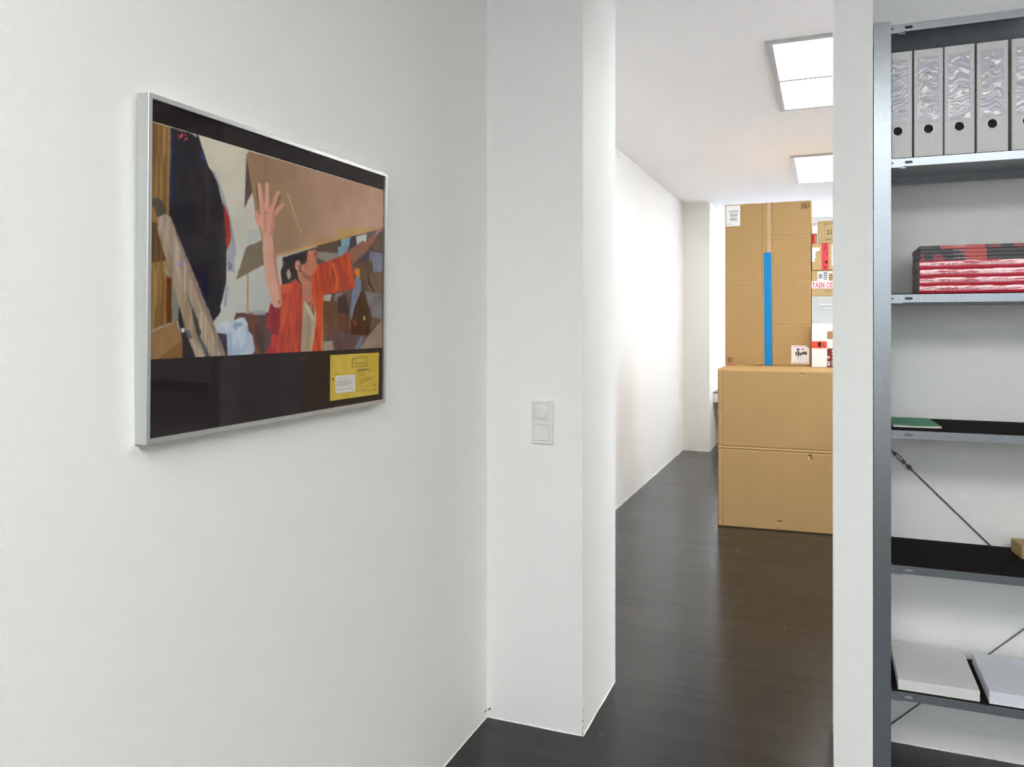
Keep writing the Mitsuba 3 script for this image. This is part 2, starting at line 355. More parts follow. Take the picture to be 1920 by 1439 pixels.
def sheet(o):
    v = np.array([[RW, o, RW], [W - RW, o, RW], [W - RW, o, H - RW], [RW, o, H - RW]])
    return hang(trimesh.Trimesh(v, [[0, 2, 1], [0, 3, 2]], process=False))
ART = """
6 200 192 174 180 180 172 0 937 997 939 997 228 -1 229
3 176 177 172 178 178 170 322 663 445 683 447 227 325 231
0 165 138 108 165 138 108 319 520 327 521 328 381 320 381
1 148 116 70 116 86 50 -1 937 58 935 60 606 66 474 67 342 -1 315 -3 612
1 88 60 38 106 76 44 -2 642 24 639 46 604 48 528 -3 519 -3 612
0 96 50 24 96 50 24 50 484 66 474 67 342 50 342
0 122 122 106 122 122 106 66 474 80 444 88 411 85 347 67 342
3 142 108 70 134 98 60 -1 312 82 347 100 289 100 230 -1 229
0 122 84 48 122 84 48 67 267 100 284 100 230 21 231
3 98 68 60 74 54 54 272 353 280 375 304 379 326 373 446 383 447 226 319 229 284 314
0 150 152 152 150 152 152 322 382 392 386 396 371 326 370
0 112 66 50 112 66 50 326 376 344 376 355 282 381 229 348 229 337 314
0 88 70 70 88 70 70 388 369 446 381 447 227 393 228
3 48 43 46 41 38 43 59 935 145 938 179 846 195 829 214 792 234 720 243 633 245 605 244 479 233 424 223 396 226 381 217 366 198 344 185 314 204 310 247 305 252 231 100 231 100 286 85 348 89 411 66 474 55 610
0 40 46 84 40 46 84 58 935 65 935 67 758 65 688 59 706
0 46 54 104 46 54 104 151 877 159 891 171 865 170 853 154 866
5 44 38 44 178 70 74 77 933 121 935 122 924 103 907 86 905
0 150 170 195 150 170 195 122 936 139 937 140 927 134 931
3 152 157 164 138 142 152 195 831 204 836 206 823 224 785 247 729 268 649 277 594 281 576 272 562 276 510 250 514 247 578 258 613 258 653 258 648 234 732 221 775
1 168 54 38 140 44 34 229 747 254 693 261 636 261 648 258 613 247 579 243 608 241 633 235 705
0 110 112 124 110 112 124 248 550 265 540 265 524 250 517
0 138 142 154 138 142 154 246 470 251 461 243 394 235 396 239 424
0 34 34 52 34 34 52 131 504 178 508 182 374 169 403
1 172 154 136 146 128 112 22 655 48 672 62 662 79 619 129 505 185 380 247 231 144 230 116 300 66 477 47 536 24 616
1 124 110 94 142 118 110 71 624 80 619 130 505 185 380 247 231 231 231 169 373 117 507
1 160 140 118 140 118 98 24 616 38 618 66 539 106 429 130 372 142 314 175 230 144 230 116 300 66 477 47 536
1 88 94 96 62 62 62 110 442 142 364 154 305 193 229 176 230 142 314 126 384
0 56 60 62 56 60 62 164 345 162 336 155 331 147 330 141 336 139 345 141 354 147 359 155 360 161 354
0 150 156 158 150 156 158 158 348 157 346 155 344 153 344 151 346 151 348 151 350 153 352 155 352 157 350
0 60 62 62 60 62 62 142 341 160 338 159 305 151 303
0 86 92 98 86 92 98 116 320 124 317 130 294 122 291 114 306
1 176 158 138 160 144 128 122 290 136 294 173 230 144 230
1 180 166 140 160 140 120 145 367 166 382 198 314 214 233 198 230 154 326
0 132 134 172 132 134 172 83 526 100 530 100 520 83 517
0 140 134 114 140 134 114 40 500 52 513 63 482 51 487
0 212 216 220 212 216 220 95 324 107 326 105 313 98 313
3 84 78 68 74 68 58 -1 708 21 714 37 707 50 674 22 655 13 683 0 691
3 186 194 202 160 174 190 214 335 227 345 270 351 294 359 311 360 322 343 328 314 344 298 353 246 341 229 252 231 247 308 212 317
0 134 152 172 134 152 172 270 339 284 344 304 342 305 327 284 317 272 323
0 52 50 66 52 50 66 214 310 247 305 237 256
4 118 104 86 126 104 78 316 602 384 639 393 552 278 487
0 88 70 66 88 70 66 314 926 340 800 308 734
4 148 118 90 196 154 130 322 934 997 939 998 768 731 681 439 581 393 564 378 638 354 715 331 831 314 916
0 188 150 112 188 150 112 480 820 488 822 552 677 547 674
0 190 142 92 190 142 92 439 592 730 691 998 779 998 768 731 681 439 581
0 120 94 72 120 94 72 351 825 368 819 377 760 386 752 377 737 360 747
0 122 96 72 122 96 72 410 767 431 802 459 808 438 762 419 732
3 98 82 76 78 66 64 464 583 731 681 998 768 998 228 657 231 656 454 465 391
0 92 74 64 92 74 64 622 645 700 670 731 681 731 642 625 623
0 140 132 126 140 132 126 625 623 731 627 723 592 670 587 626 597
0 58 60 80 58 60 80 731 671 828 707 828 666 746 649
0 128 166 180 128 166 180 746 686 799 701 795 668 750 656
0 124 146 168 124 146 168 731 653 795 668 779 636 731 606
0 192 198 196 192 198 196 832 709 895 728 890 686 837 672
0 70 62 84 70 62 84 899 662 998 661 999 571 937 566 927 614 854 606
1 128 132 152 108 112 138 913 656 998 654 999 573 937 566 929 611 911 618
0 96 74 60 96 74 60 837 604 927 614 937 563 882 526 846 536
3 112 92 78 100 80 68 881 555 999 572 999 475 956 471 905 492 886 533
0 50 40 36 50 40 36 900 556 909 558 914 525 951 475 942 475 904 518
3 122 118 126 108 100 106 886 481 999 472 1000 355 928 374
3 112 80 58 96 66 50 659 430 729 433 732 309 656 269
0 170 162 150 170 162 150 659 453 701 458 693 431 659 430
0 128 110 112 128 110 112 721 463 761 468 745 437 713 432
1 102 64 54 86 52 46 733 382 799 377 796 281 738 294
0 60 48 54 60 48 54 731 448 778 463 799 377 733 385
3 72 40 32 60 34 28 799 458 882 481 910 418 931 367 910 289 808 294
0 112 122 142 112 122 142 833 544 864 521 864 480 829 415 808 353 800 371 808 458
0 206 112 48 206 112 48 824 578 855 574 855 530 824 550
0 160 60 40 160 60 40 825 353 838 347 834 328 825 340
0 200 190 110 200 190 110 878 369 889 373 887 354 880 357
1 102 76 76 88 66 70 690 324 808 294 910 289 865 230 691 231
3 160 138 122 142 120 106 910 289 957 325 1000 362 1001 229 861 229
0 108 112 136 108 112 136 861 284 883 283 865 229 817 216 839 253
0 154 138 124 154 138 124 662 269 706 271 715 229 660 229
3 54 44 44 44 36 38 471 584 508 597 570 615 573 565 552 568 528 580 520 562 530 538 549 537 546 495 515 506 495 490 462 485 457 526 462 545 475 555
0 168 152 142 168 152 142 488 542 495 540 503 519 492 501 482 523
4 182 122 100 166 106 86 530 541 556 532 577 523 600 526 598 464 607 442 614 370 585 398 557 435 551 492 535 511
4 196 124 98 178 106 80 570 615 620 629 622 601 619 584 629 569 630 559 626 548 615 537 600 526 577 522 556 531 546 545 552 563 563 565 574 582 577 605
0 60 44 44 60 44 44 556 577 571 616 580 617 574 579 563 565
0 198 134 112 198 134 112 545 561 543 549 536 541 528 540 522 547 519 558 522 570 528 577 536 578 543 572
0 150 86 68 150 86 68 543 558 542 551 540 548 537 547 535 551 534 557 535 563 537 566 540 567 542 563
0 150 76 58 150 76 58 609 620 620 621 620 601 613 600 607 608
2 176 158 134 150 130 108 556 436 585 401 611 367 622 373 623 350 602 227 550 228 554 338
0 196 180 158 196 180 158 564 428 585 407 616 359 611 347 582 381
0 40 32 36 40 32 36 603 424 609 407 615 370 608 373
0 150 76 58 150 76 58 560 437 581 420 594 423 599 441 597 422 591 404 585 417 575 422
2 196 80 50 164 56 50 456 481 505 491 522 510 549 484 557 437 555 338 550 228 395 229 416 271 420 302 396 337 415 416 431 401 447 396 459 407 464 421
2 202 80 44 166 58 50 597 516 632 571 677 590 736 611 794 643 816 558 829 490 737 470 659 453 656 368 654 229 601 228 623 350 622 373 607 425 600 470
2 160 54 54 138 44 54 415 416 431 398 450 394 464 413 460 337 450 294 419 302 396 337
2 208 88 48 194 72 44 773 628 794 643 816 558 829 490 807 486 794 556
4 152 108 92 140 98 84 794 643 832 672 872 697 908 682 908 663 876 637 820 593 808 604
4 156 110 94 146 100 86 794 646 897 699 934 731 955 749 955 722 930 692 873 642 812 606
0 170 124 106 170 124 106 951 745 981 772 996 770 994 758 968 745 955 722
4 208 156 136 188 134 114 381 654 420 660 432 568 455 491 459 456 464 421 456 401 440 398 418 419 415 432 393 510 387 546 381 597
0 178 118 98 178 118 98 422 595 430 604 449 498 464 421 450 407 453 445
0 206 146 126 206 146 126 346 729 357 736 367 718 369 723 428 745 435 735 420 657 381 651 369 682 360 686 349 703
0 208 148 128 208 148 128 359 830 365 834 372 833 387 752 386 731 369 723 366 758
0 212 152 134 212 152 134 391 839 398 843 405 841 406 760 407 740 387 736 387 752
0 207 147 126 207 147 126 440 821 446 824 451 818 431 765 422 740 403 737 408 756
0 206 144 124 206 144 124 461 780 467 782 469 775 433 728 425 728 420 740
0 192 128 112 192 128 112 385 726 395 730 393 661 387 660
0 150 96 80 150 96 80 454 419 453 416 451 414 448 414 446 416 445 419 446 422 448 424 451 424 453 422
0 190 150 84 190 150 84 730 730 965 767 965 763 731 681
0 188 126 108 188 126 108 420 657 426 697 435 732 430 746 422 743 415 695 409 655
0 214 160 142 214 160 142 369 722 380 721 379 651 371 683
0 222 166 148 222 166 148 362 830 366 833 372 754 367 752
0 224 168 150 224 168 150 392 837 396 840 395 760 390 759
3 54 48 52 44 40 46 69 871 98 874 93 736 73 731
3 56 50 54 48 44 48 163 839 182 826 189 726 183 624 171 622 173 753
4 150 94 76 140 84 66 549 544 563 535 581 524 600 526 598 504 581 503 560 515
0 182 112 88 182 112 88 563 564 577 579 584 606 591 607 586 566 581 548 567 541
2 172 60 48 186 70 46 508 492 522 487 529 421 523 310 510 233 500 233 513 338 515 421
2 178 62 44 160 52 48 536 483 546 472 552 422 550 338 544 230 537 230 540 366
2 204 92 56 190 76 48 459 479 502 489 515 484 495 458 469 446 464 456
0 176 60 48 176 60 48 636 542 650 555 682 469 661 456
0 206 92 52 206 92 52 696 583 712 588 741 521 729 472 717 471 721 526
2 158 54 58 176 62 54 736 551 777 567 795 488 749 476
2 158 52 54 176 58 52 420 302 450 294 441 233 395 229 416 271
2 200 86 52 180 66 48 459 391 464 418 489 436 499 420 476 337 460 297 450 294
0 150 166 186 150 166 186 252 305 263 314 271 234 254 232
3 196 204 212 180 192 204 284 327 312 333 323 282 298 251
3 206 178 80 196 168 68 695 213 978 211 977 26 696 28
0 208 206 202 208 206 202 722 127 834 125 834 53 724 56
0 150 148 144 150 148 144 729 115 791 115 791 113 729 114
0 150 148 144 150 148 144 729 106 785 105 785 103 729 104
0 150 148 144 150 148 144 729 101 812 100 812 98 729 99
0 150 148 144 150 148 144 729 96 815 94 815 92 729 94
0 150 148 144 150 148 144 729 91 812 89 812 87 729 89
0 150 148 144 150 148 144 729 86 797 84 797 82 729 84
0 150 148 144 150 148 144 729 71 815 69 815 67 729 69
0 56 48 30 56 48 30 708 120 718 115 708 109
0 96 86 44 96 86 44 720 136 742 136 742 134 720 134
0 96 86 44 96 86 44 814 194 907 194 907 192 814 192
0 96 86 44 96 86 44 814 158 907 157 907 155 814 156
0 96 86 44 96 86 44 814 194 816 194 817 156 814 156
0 96 86 44 96 86 44 905 193 907 194 907 155 905 155
0 96 86 44 96 86 44 817 200 902 200 902 198 817 199
0 96 86 44 96 86 44 818 188 837 188 837 186 818 186
0 96 86 44 96 86 44 846 144 915 144 915 140 846 140
0 96 86 44 96 86 44 845 139 960 136 960 135 845 138
0 96 86 44 96 86 44 845 134 885 133 885 132 845 132
0 96 86 44 96 86 44 854 126 893 126 893 124 854 125
0 96 86 44 96 86 44 854 119 893 119 893 117 854 117
0 96 86 44 96 86 44 849 106 960 105 960 104 849 105
0 96 86 44 96 86 44 845 137 846 137 847 50 845 50
0 96 86 44 96 86 44 959 137 960 136 960 105 959 105
0 96 86 44 96 86 44 849 99 960 99 960 98 849 98
0 96 86 44 96 86 44 959 98 960 97 961 47 959 47
0 96 86 44 96 86 44 860 99 930 98 930 96 860 97
0 96 86 44 96 86 44 854 92 903 91 903 89 854 90
0 96 86 44 96 86 44 854 83 892 82 892 81 854 81
0 96 86 44 96 86 44 854 70 960 69 960 68 854 69
0 96 86 44 96 86 44 860 63 906 63 906 62 860 62
0 96 86 44 96 86 44 851 56 901 56 901 54 851 55
0 96 86 44 96 86 44 847 50 960 48 960 46 847 49
0 150 128 62 150 128 62 822 177 825 182 827 166 824 163
0 150 128 62 150 128 62 830 176 834 180 836 168 832 163
0 150 128 62 150 128 62 839 176 843 178 845 170 841 162
0 150 128 62 150 128 62 848 176 852 176 854 173 850 162
0 150 128 62 150 128 62 857 175 861 174 863 166 859 161
0 150 128 62 150 128 62 866 175 870 179 872 169 868 161
0 150 128 62 150 128 62 875 174 879 177 881 171 877 160
0 150 128 62 150 128 62 884 174 888 175 890 165 886 160
0 150 128 62 150 128 62 893 173 897 173 899 167 895 159
"""
SHAPES = []
for line in ART.strip().split('\n'):
    q = [int(x) for x in line.split()]
    SHAPES.append((q[0], lin(q[1:4]), lin(q[4:7]), [(q[i] / 1000, q[i + 1] / 1000) for i in range(7, len(q), 2)]))
BAND = (0.0215, 0.0165, 0.0170)
ENVELOPE = 121                                             # from here on printed forms with straight edges
def photograph(p, n, uv):
    x, y = uv.x, uv.y
    grain = N(x * 150, y * 9, 1.0); fold = 0.5 * N(x * 74 + y * 16, y * 6, 2.0) + 0.5 * N(x * 150 - y * 22, y * 10, 6.0); blot = mikit.fbm(x * 26, y * 20, 3.0, 2)
    mixes = {1: mikit.smoothstep(0.2, 0.8, grain), 2: mikit.smoothstep(0.25, 0.78, fold), 3: mikit.smoothstep(0.25, 0.75, blot), 4: mikit.smoothstep(0.3, 1.0, x), 5: mikit.smoothstep(0.62, 0.70, N(x * 210, y * 160, 4.0)), 6: mikit.smoothstep(0.95, 0.35, y)}
    col = mi.Color3f(BAND)
    # the printed scene is a little soft: its outlines scatter by about two millimetres
    wx = x + 0.0020 * (N(x * 75, y * 60, 8.0) - 0.5) + 0.0045 * (mikit.cell_rand(x * 9000, y * 9000, 1.0) + mikit.cell_rand(x * 9000, y * 9000, 2.0) - 1.0)
    wy_ = y + 0.0020 * (N(x * 75, y * 60, 12.0) - 0.5) + 0.0045 * (mikit.cell_rand(x * 9000, y * 9000, 3.0) + mikit.cell_rand(x * 9000, y * 9000, 4.0) - 1.0)
    for at, (kind, c1, c2, pts) in enumerate(SHAPES):
        x, y = (wx, wy_) if 0 < at < ENVELOPE else (uv.x, uv.y)
        inside = mi.Bool(False)
        for (xa, ya), (xb, yb) in zip(pts, pts[1:] + pts[:1]):
            if ya == yb: continue
            s = (xb - xa) / (yb - ya)
            inside = inside ^ (((y < ya) ^ (y < yb)) & (x < s * y + (xa - s * ya)))
        c = mi.Color3f(c1) if kind == 0 else mikit.mix(c1, c2, mixes[kind])
        col = dr.select(inside, c, col)
        if at == 0: picture = inside & (y > 0.2335 - 0.002 * x)
        elif at == ENVELOPE - 1: col = dr.select(picture, col * (0.86 + 0.28 * mikit.fbm(uv.x * 14, uv.y * 11, 21.0, 3)), mi.Color3f(BAND))
    return col * 1.2
scene['photo_print'] = {'type': 'twosided', 'bsdf': {'type': 'diffuse', 'reflectance': mikit.proc(photograph)}}
obj('print', sheet(FD - 0.0062), 'photo_print', pic, uv=np.array([[0, 0], [1, 0], [1, 1], [0, 1]], float))
labels[pic + '__print'] = {'label': 'photographic print with black bands and a yellow envelope'}
obj('glass', sheet(FD - 0.0030), 'glass_pane', pic)

# ------------------------------------------------------------------ light switch
sw = thing('light_switch', 'white double light switch plate with a round dimmer above a rocker, left of the doorway', 'light switch')
SX, SZ = -0.8965, 1.0455
def sq(x0, x1, z0, z1, r): return rect(x0 + r, z0 + r, x1 - r, z1 - r).buffer(r, 4)
plate = sq(SX - 0.0405, SX + 0.0405, SZ - 0.0755, SZ + 0.0755, 0.004)
in1, in2 = sq(SX - 0.0275, SX + 0.0275, SZ + 0.0085, SZ + 0.0635, 0.001), sq(SX - 0.0275, SX + 0.0275, SZ - 0.0625, SZ - 0.0075, 0.001)
def bevelled(shape, y_front, y_back, bev):
    """A plate standing between y_back and y_front, its outer edge sloping in by bev."""
    inner = shape.buffer(-bev)
    a, b = np.array(shape.exterior.coords)[:-1], np.array(inner.exterior.coords)[:-1]
    return cat([upright(inner, y_front, y_back), m3.Manifold.hull_points(np.vstack([np.c_[a[:, 0], np.full(len(a), y_back), a[:, 1]], np.c_[a[:, 0], np.full(len(a), y_back - 0.002), a[:, 1]], np.c_[b[:, 0], np.full(len(b), y_front), b[:, 1]]]))])
holes = [upright(s, YP - 0.02, YP - 0.004) for s in (in1, in2)]
def man(m): return m3.Manifold(m3.Mesh(np.asarray(m.vertices, np.float32), np.asarray(m.faces, np.uint32)))
outer = np.array(plate.exterior.coords)[:-1]; top = np.array(plate.buffer(-0.0045).exterior.coords)[:-1]
hull = m3.Manifold.hull_points(np.vstack([np.c_[outer[:, 0], np.full(len(outer), y), outer[:, 1]] for y in (YP, YP - 0.004)] + [np.c_[top[:, 0], np.full(len(top), YP - 0.0105), top[:, 1]]]))
for h in holes:
    h.merge_vertices(); h.fix_normals(); hull = hull - man(h)
obj('frame_plate', hull, 'white_plastic', sw, smooth=25)
obj('dimmer_cover', rbox(SX - 0.0268, SX + 0.0268, YP - 0.0098, YP - 0.004, SZ + 0.0092, SZ + 0.0628, 0.0008), 'white_plastic', sw)
def knob(cx, cz, prof, n=48):
    """A turned part whose axis points to -Y: prof gives (radius, distance in front of the wall)."""
    m = trimesh.creation.revolve(np.array(prof), sections=n); v = np.array(m.vertices)
    m.vertices = np.stack([cx + v[:, 0], YP - v[:, 2], cz + v[:, 1]], 1); m.fix_normals(); return m
obj('dimmer_knob', knob(SX, SZ + 0.036, [(0, 0.009), (0.0215, 0.009), (0.0215, 0.0155), (0.0200, 0.0170), (0, 0.0173)]), 'white_plastic', sw, smooth=30)
rk = to_tri(rbox(SX - 0.0268, SX + 0.0268, YP - 0.0118, YP - 0.004, SZ - 0.0618, SZ - 0.0082, 0.001)); v = np.array(rk.vertices)
v[:, 1] += np.where(v[:, 1] < YP - 0.008, (v[:, 2] - SZ + 0.035) * 0.055 + 0.0, 0); rk.vertices = v
obj('rocker', rk, 'white_plastic', sw)

# ------------------------------------------------------------------ metal shelf in the niche
YS, YSB = 2.535, 2.860                                       # front and back of the trays
SX0, SX1 = 0.1775, 1.128                                     # tray ends
TOPS = [2.252, 1.861, 1.466, 1.071, 0.678, 0.310]
sh = thing('metal_shelf', 'tall galvanised metal shelf with dark mats, standing right of the white pier', 'shelf')
def post(x0, x1, y, toward):
    """Angle-and-return post with its flat face at y; toward = +1 when the web runs to +Y."""
    t = 0.0018
    def c(xa, xb, ya, yb): return cube(xa, xb, min(ya, yb), max(ya, yb), 0.002, 2.262)
    return cat([rbox(x0, x1, min(y, y + toward * t), max(y, y + toward * t), 0.002, 2.262, 0.0008), c(x0, x0 + t, y, y + toward * 0.030), c(x1 - t, x1, y, y + toward * 0.012)])
obj('post', post(0.1305, 0.1765, 2.528, 1), 'galvanised', sh)
obj('post', post(SX1 + 0.001, SX1 + 0.047, 2.528, 1), 'galvanised', sh)
obj('post', post(0.1305, 0.1765, 2.868, -1), 'galvanised', sh)
obj('post', post(SX1 + 0.001, SX1 + 0.047, 2.868, -1), 'galvanised', sh)
obj('side_strut', cube(0.134, 0.137, 2.56, 2.84, 2.20, 2.235), 'galvanised', sh)
for k, z in enumerate(TOPS):
    lip = Polygon([(SX0, z - 0.0255), (0.2065, z - 0.0255), (0.2085, z - 0.0230), (SX1 - 0.031, z - 0.0230), (SX1 - 0.029, z - 0.0255), (SX1, z - 0.0255), (SX1, z), (SX0, z)])
    for x in (0.223, SX1 - 0.045):
        lip = lip.difference(unary_union([Point(x - 0.0066, z - 0.0118).buffer(0.0039, 6), Point(x + 0.0066, z - 0.0118).buffer(0.0039, 6)]).convex_hull)
    for x in (SX0 + 0.003, SX1 - 0.003):
        lip = lip.difference(Point(x, z - 0.0120).buffer(0.0026, 5))
    back = Polygon([(SX0, z - 0.026), (SX1, z - 0.026), (SX1, z), (SX0, z)]).difference(Point(0.205, z - 0.013).buffer(0.0055, 6))
    ms = [upright(lip, YS, YS + 0.0012), cube(SX0, SX1, YS + 0.0012, YSB - 0.0012, z - 0.0012, z), upright(back, YSB - 0.0012, YSB), cube(SX0, SX0 + 0.0012, YS + 0.0012, YSB - 0.0012, z - 0.024, z - 0.0012), cube(SX1 - 0.0012, SX1, YS + 0.0012, YSB - 0.0012, z - 0.024, z - 0.0012)]
    r = 0.0022; g = np.linspace(0, np.pi / 2, 5)                # rolled front edge
    pf = Polygon([(YS + 0.0034, z - 0.001)] + [(YS + 0.0030 - 0.0030 * math.sin(q), z - 0.0022 + 0.0022 * math.cos(q) + 0.0006) for q in g] + [(YS, z - 0.004), (YS + 0.0034, z - 0.004)])
    e = trimesh.creation.extrude_polygon(pf, SX1 - SX0, engine='earcut'); v = np.array(e.vertices); e.vertices = np.stack([SX0 + v[:, 2], v[:, 0], v[:, 1]], 1); e.fix_normals(); ms.append(e)
    ms += [cube(SX0, SX1, YS + 0.0012, YS + 0.012, z - 0.0232, z - 0.022), cube(SX0, SX1, YSB - 0.012, YSB - 0.0012, z - 0.0262, z - 0.025)]
    tr = obj('tray', cat(ms), 'galvanised', sh)
    if k < 2: obj('clip', rbox(0.196, 0.216, YS + 0.006, YS + 0.020, z - 0.0285, z - 0.0235, 0.001), 'galvanised', tr)
    if k: obj('mat', rbox(SX0 + 0.002, SX1 - 0.002, YS + 0.0055, YSB - 0.002, z, z + 0.0028, 0.0008, 6), 'shelf_mat', tr)
MT = [z + 0.0031 for z in TOPS]
# cross bracing of twisted wire with turnbuckles, behind the trays
YB = 2.8645
def brace(a, b, fitting=True):
    a, b = np.array(a, float), np.array(b, float); d = (b - a) / np.linalg.norm(b - a)
    key = obj('brace_wire', tube([a + d * (0.073 if fitting else 0), (a + b) / 2, b], 0.0021, 8), 'dark_steel', sh, smooth=40)
    if not fitting: return
    s = np.array([-d[2], 0, d[0]])
    at = lambda q, o: a + d * q + s * o
    ms = [tube([at(0.006, o), at(0.020, o * 1.15), at(0.036, o * 1.15), at(0.046, o)], 0.0014, 8) for o in (0.0042, -0.0042)]
    ms += [tube([at(-0.018, 0), at(0.0, 0.0), at(0.014, 0)], 0.0020, 8), tube([at(0.036, 0), at(0.048, 0), at(0.058, 0)], 0.0021, 8)]
    for q in (0.006, 0.046): ms.append(tube([at(q, 0.0056), at(q, 0.0), at(q, -0.0056)], 0.0021, 8))
    ring = np.linspace(0, 2 * np.pi, 13)
    ms.append(tube([at(0.0655 + 0.0075 * math.cos(u), 0.0055 * math.sin(u)) for u in ring], 0.0018, 7))
    ms.append(tube([at(0.058, 0), at(0.0685, 0.0), at(0.080, 0)], 0.0030, 8))
    obj('turnbuckle', cat(ms), 'dark_steel', key, smooth=40)
brace((0.206, YB - 0.001, 0.959), (1.125, YB - 0.001, 0.030))
brace((0.198, YB + 0.004, 0.057), (1.125, YB + 0.004, 0.967), False)

# ring binders on the second tray
ZB = MT[1]
def wrinkles(seed):
    rs = np.random.RandomState(seed)
    lines = [(rs.uniform(0, 1), rs.uniform(-0.5, 0.5), rs.uniform(0.012, 0.03), rs.uniform(0.5, 1.2)) for _ in range(26)]
    def h(X, Z):
        p = np.stack([X * 11 + 2 * meshkit.noise(np.stack([X * 40, Z * 40, X * 0 + seed], -1), seed), Z * 74 + 2.6 * meshkit.noise(np.stack([X * 45, Z * 22, X * 0], -1), seed + 5), X * 0 + seed * 3.7], -1)
        a = 1 - np.abs(2 * meshkit.noise(p, seed) - 1)
        b = 1 - np.abs(2 * meshkit.noise(p * np.array([1.6, 2.1, 1]) + 9.3, seed + 2) - 1)
        return 0.00085 * a ** 3 + 0.00030 * b ** 2
    return h
YEARS = ['1990', '1991', '1992', '1993', '1994']
BX = [(0.1805, 0.2335, 0.313, 0.0), (0.2385, 0.3130, 0.313, 0.001), (0.3165, 0.3920, 0.3135, 0.0), (0.3975, 0.4740, 0.313, -0.001), (0.4825, 0.5590, 0.313, 0.0)]
BX[0] = (0.1805 - 0.0215 + 0.0, 0.2335, 0.313, 0.0)
names = ['partly hidden behind the left post', 'second from the left post', 'third from the left post', 'fourth from the left post', 'cut off at the right edge']
for k, (x0, x1, h, lean) in enumerate(BX):
    if k == 0: x0 = 0.1785
    yf, yb = 2.552, 2.838
    t = thing('ring_binder', f'white ring binder with crinkled pocket on the top shelf, {names[k]}', 'binder', 'white ring binders on the shelf')
    cx = (x0 + x1) / 2 if k else 0.196
    xs = [x0, x1]
    body = m3.Manifold.batch_hull([rbox(x0, x1, yf + 0.0015, yb, ZB, ZB + h, 0.0022)])
    hole = m3.Manifold.cylinder(0.02, 0.0125, 0.0125, 40).rotate([90, 0, 0]).translate([cx, yf + 0.014, ZB + 0.081])
    obj('spine', body - hole, 'binder_board', t, smooth=30)
    for s, xa in ((0, x0), (1, x1)):                         # cover boards wrap round the spine edges
        xa0, xa1 = (xa, xa + 0.0028) if s == 0 else (xa - 0.0028, xa)
        obj('cover', rbox(xa0, xa1, yf + 0.0006, yb + 0.004, ZB, ZB + h - 0.0006, 0.0010, 6), 'binder_board', t)
    m = trimesh.creation.torus(0.0131, 0.0011, 40, 8); v = np.array(m.vertices); m.vertices = np.stack([cx + v[:, 0], yf + 0.0012 - v[:, 2], ZB + 0.081 + v[:, 1]], 1); m.fix_normals()
    obj('finger_ring', m, 'chrome', t, smooth=True)
    m = trimesh.creation.cylinder(0.0124, 0.001, sections=40); v = np.array(m.vertices); m.vertices = np.stack([cx + v[:, 0], yf + 0.0135 + v[:, 2], ZB + 0.081 + v[:, 1]], 1); m.fix_normals()
    obj('finger_hole', m, 'black', t)
    px0, px1 = (x0 + 0.010, x1 - 0.011) if k else (0.1790, x1 - 0.011)
    hf = wrinkles(11 + 7 * k)
    pk = relief_box(px0, px1, yf - 0.0030, yf + 0.0016, ZB + 0.101, ZB + 0.290, 46, 170, lambda X, Z: 0.0030 - hf(X, Z) * np.clip(np.minimum(Z - ZB - 0.101, ZB + 0.290 - Z) / 0.01, 0, 1) * np.clip(np.minimum(X - px0, px1 - X) / 0.003, 0.25, 1))
    key = obj('label_pocket', pk, 'pocket_film', t, smooth=60)
    labels[key] = {'label': 'crinkled clear pocket over a pale paper label'}
    tx = cx - 0.006
    obj('year', words(YEARS[k], tx, yf - 0.0032, ZB + 0.240, 0.0032, True), 'faint_ink', key)
    obj('number', words(str(k + 1), tx + 0.005, yf - 0.0032, ZB + 0.200, 0.0026), 'faint_ink', key)

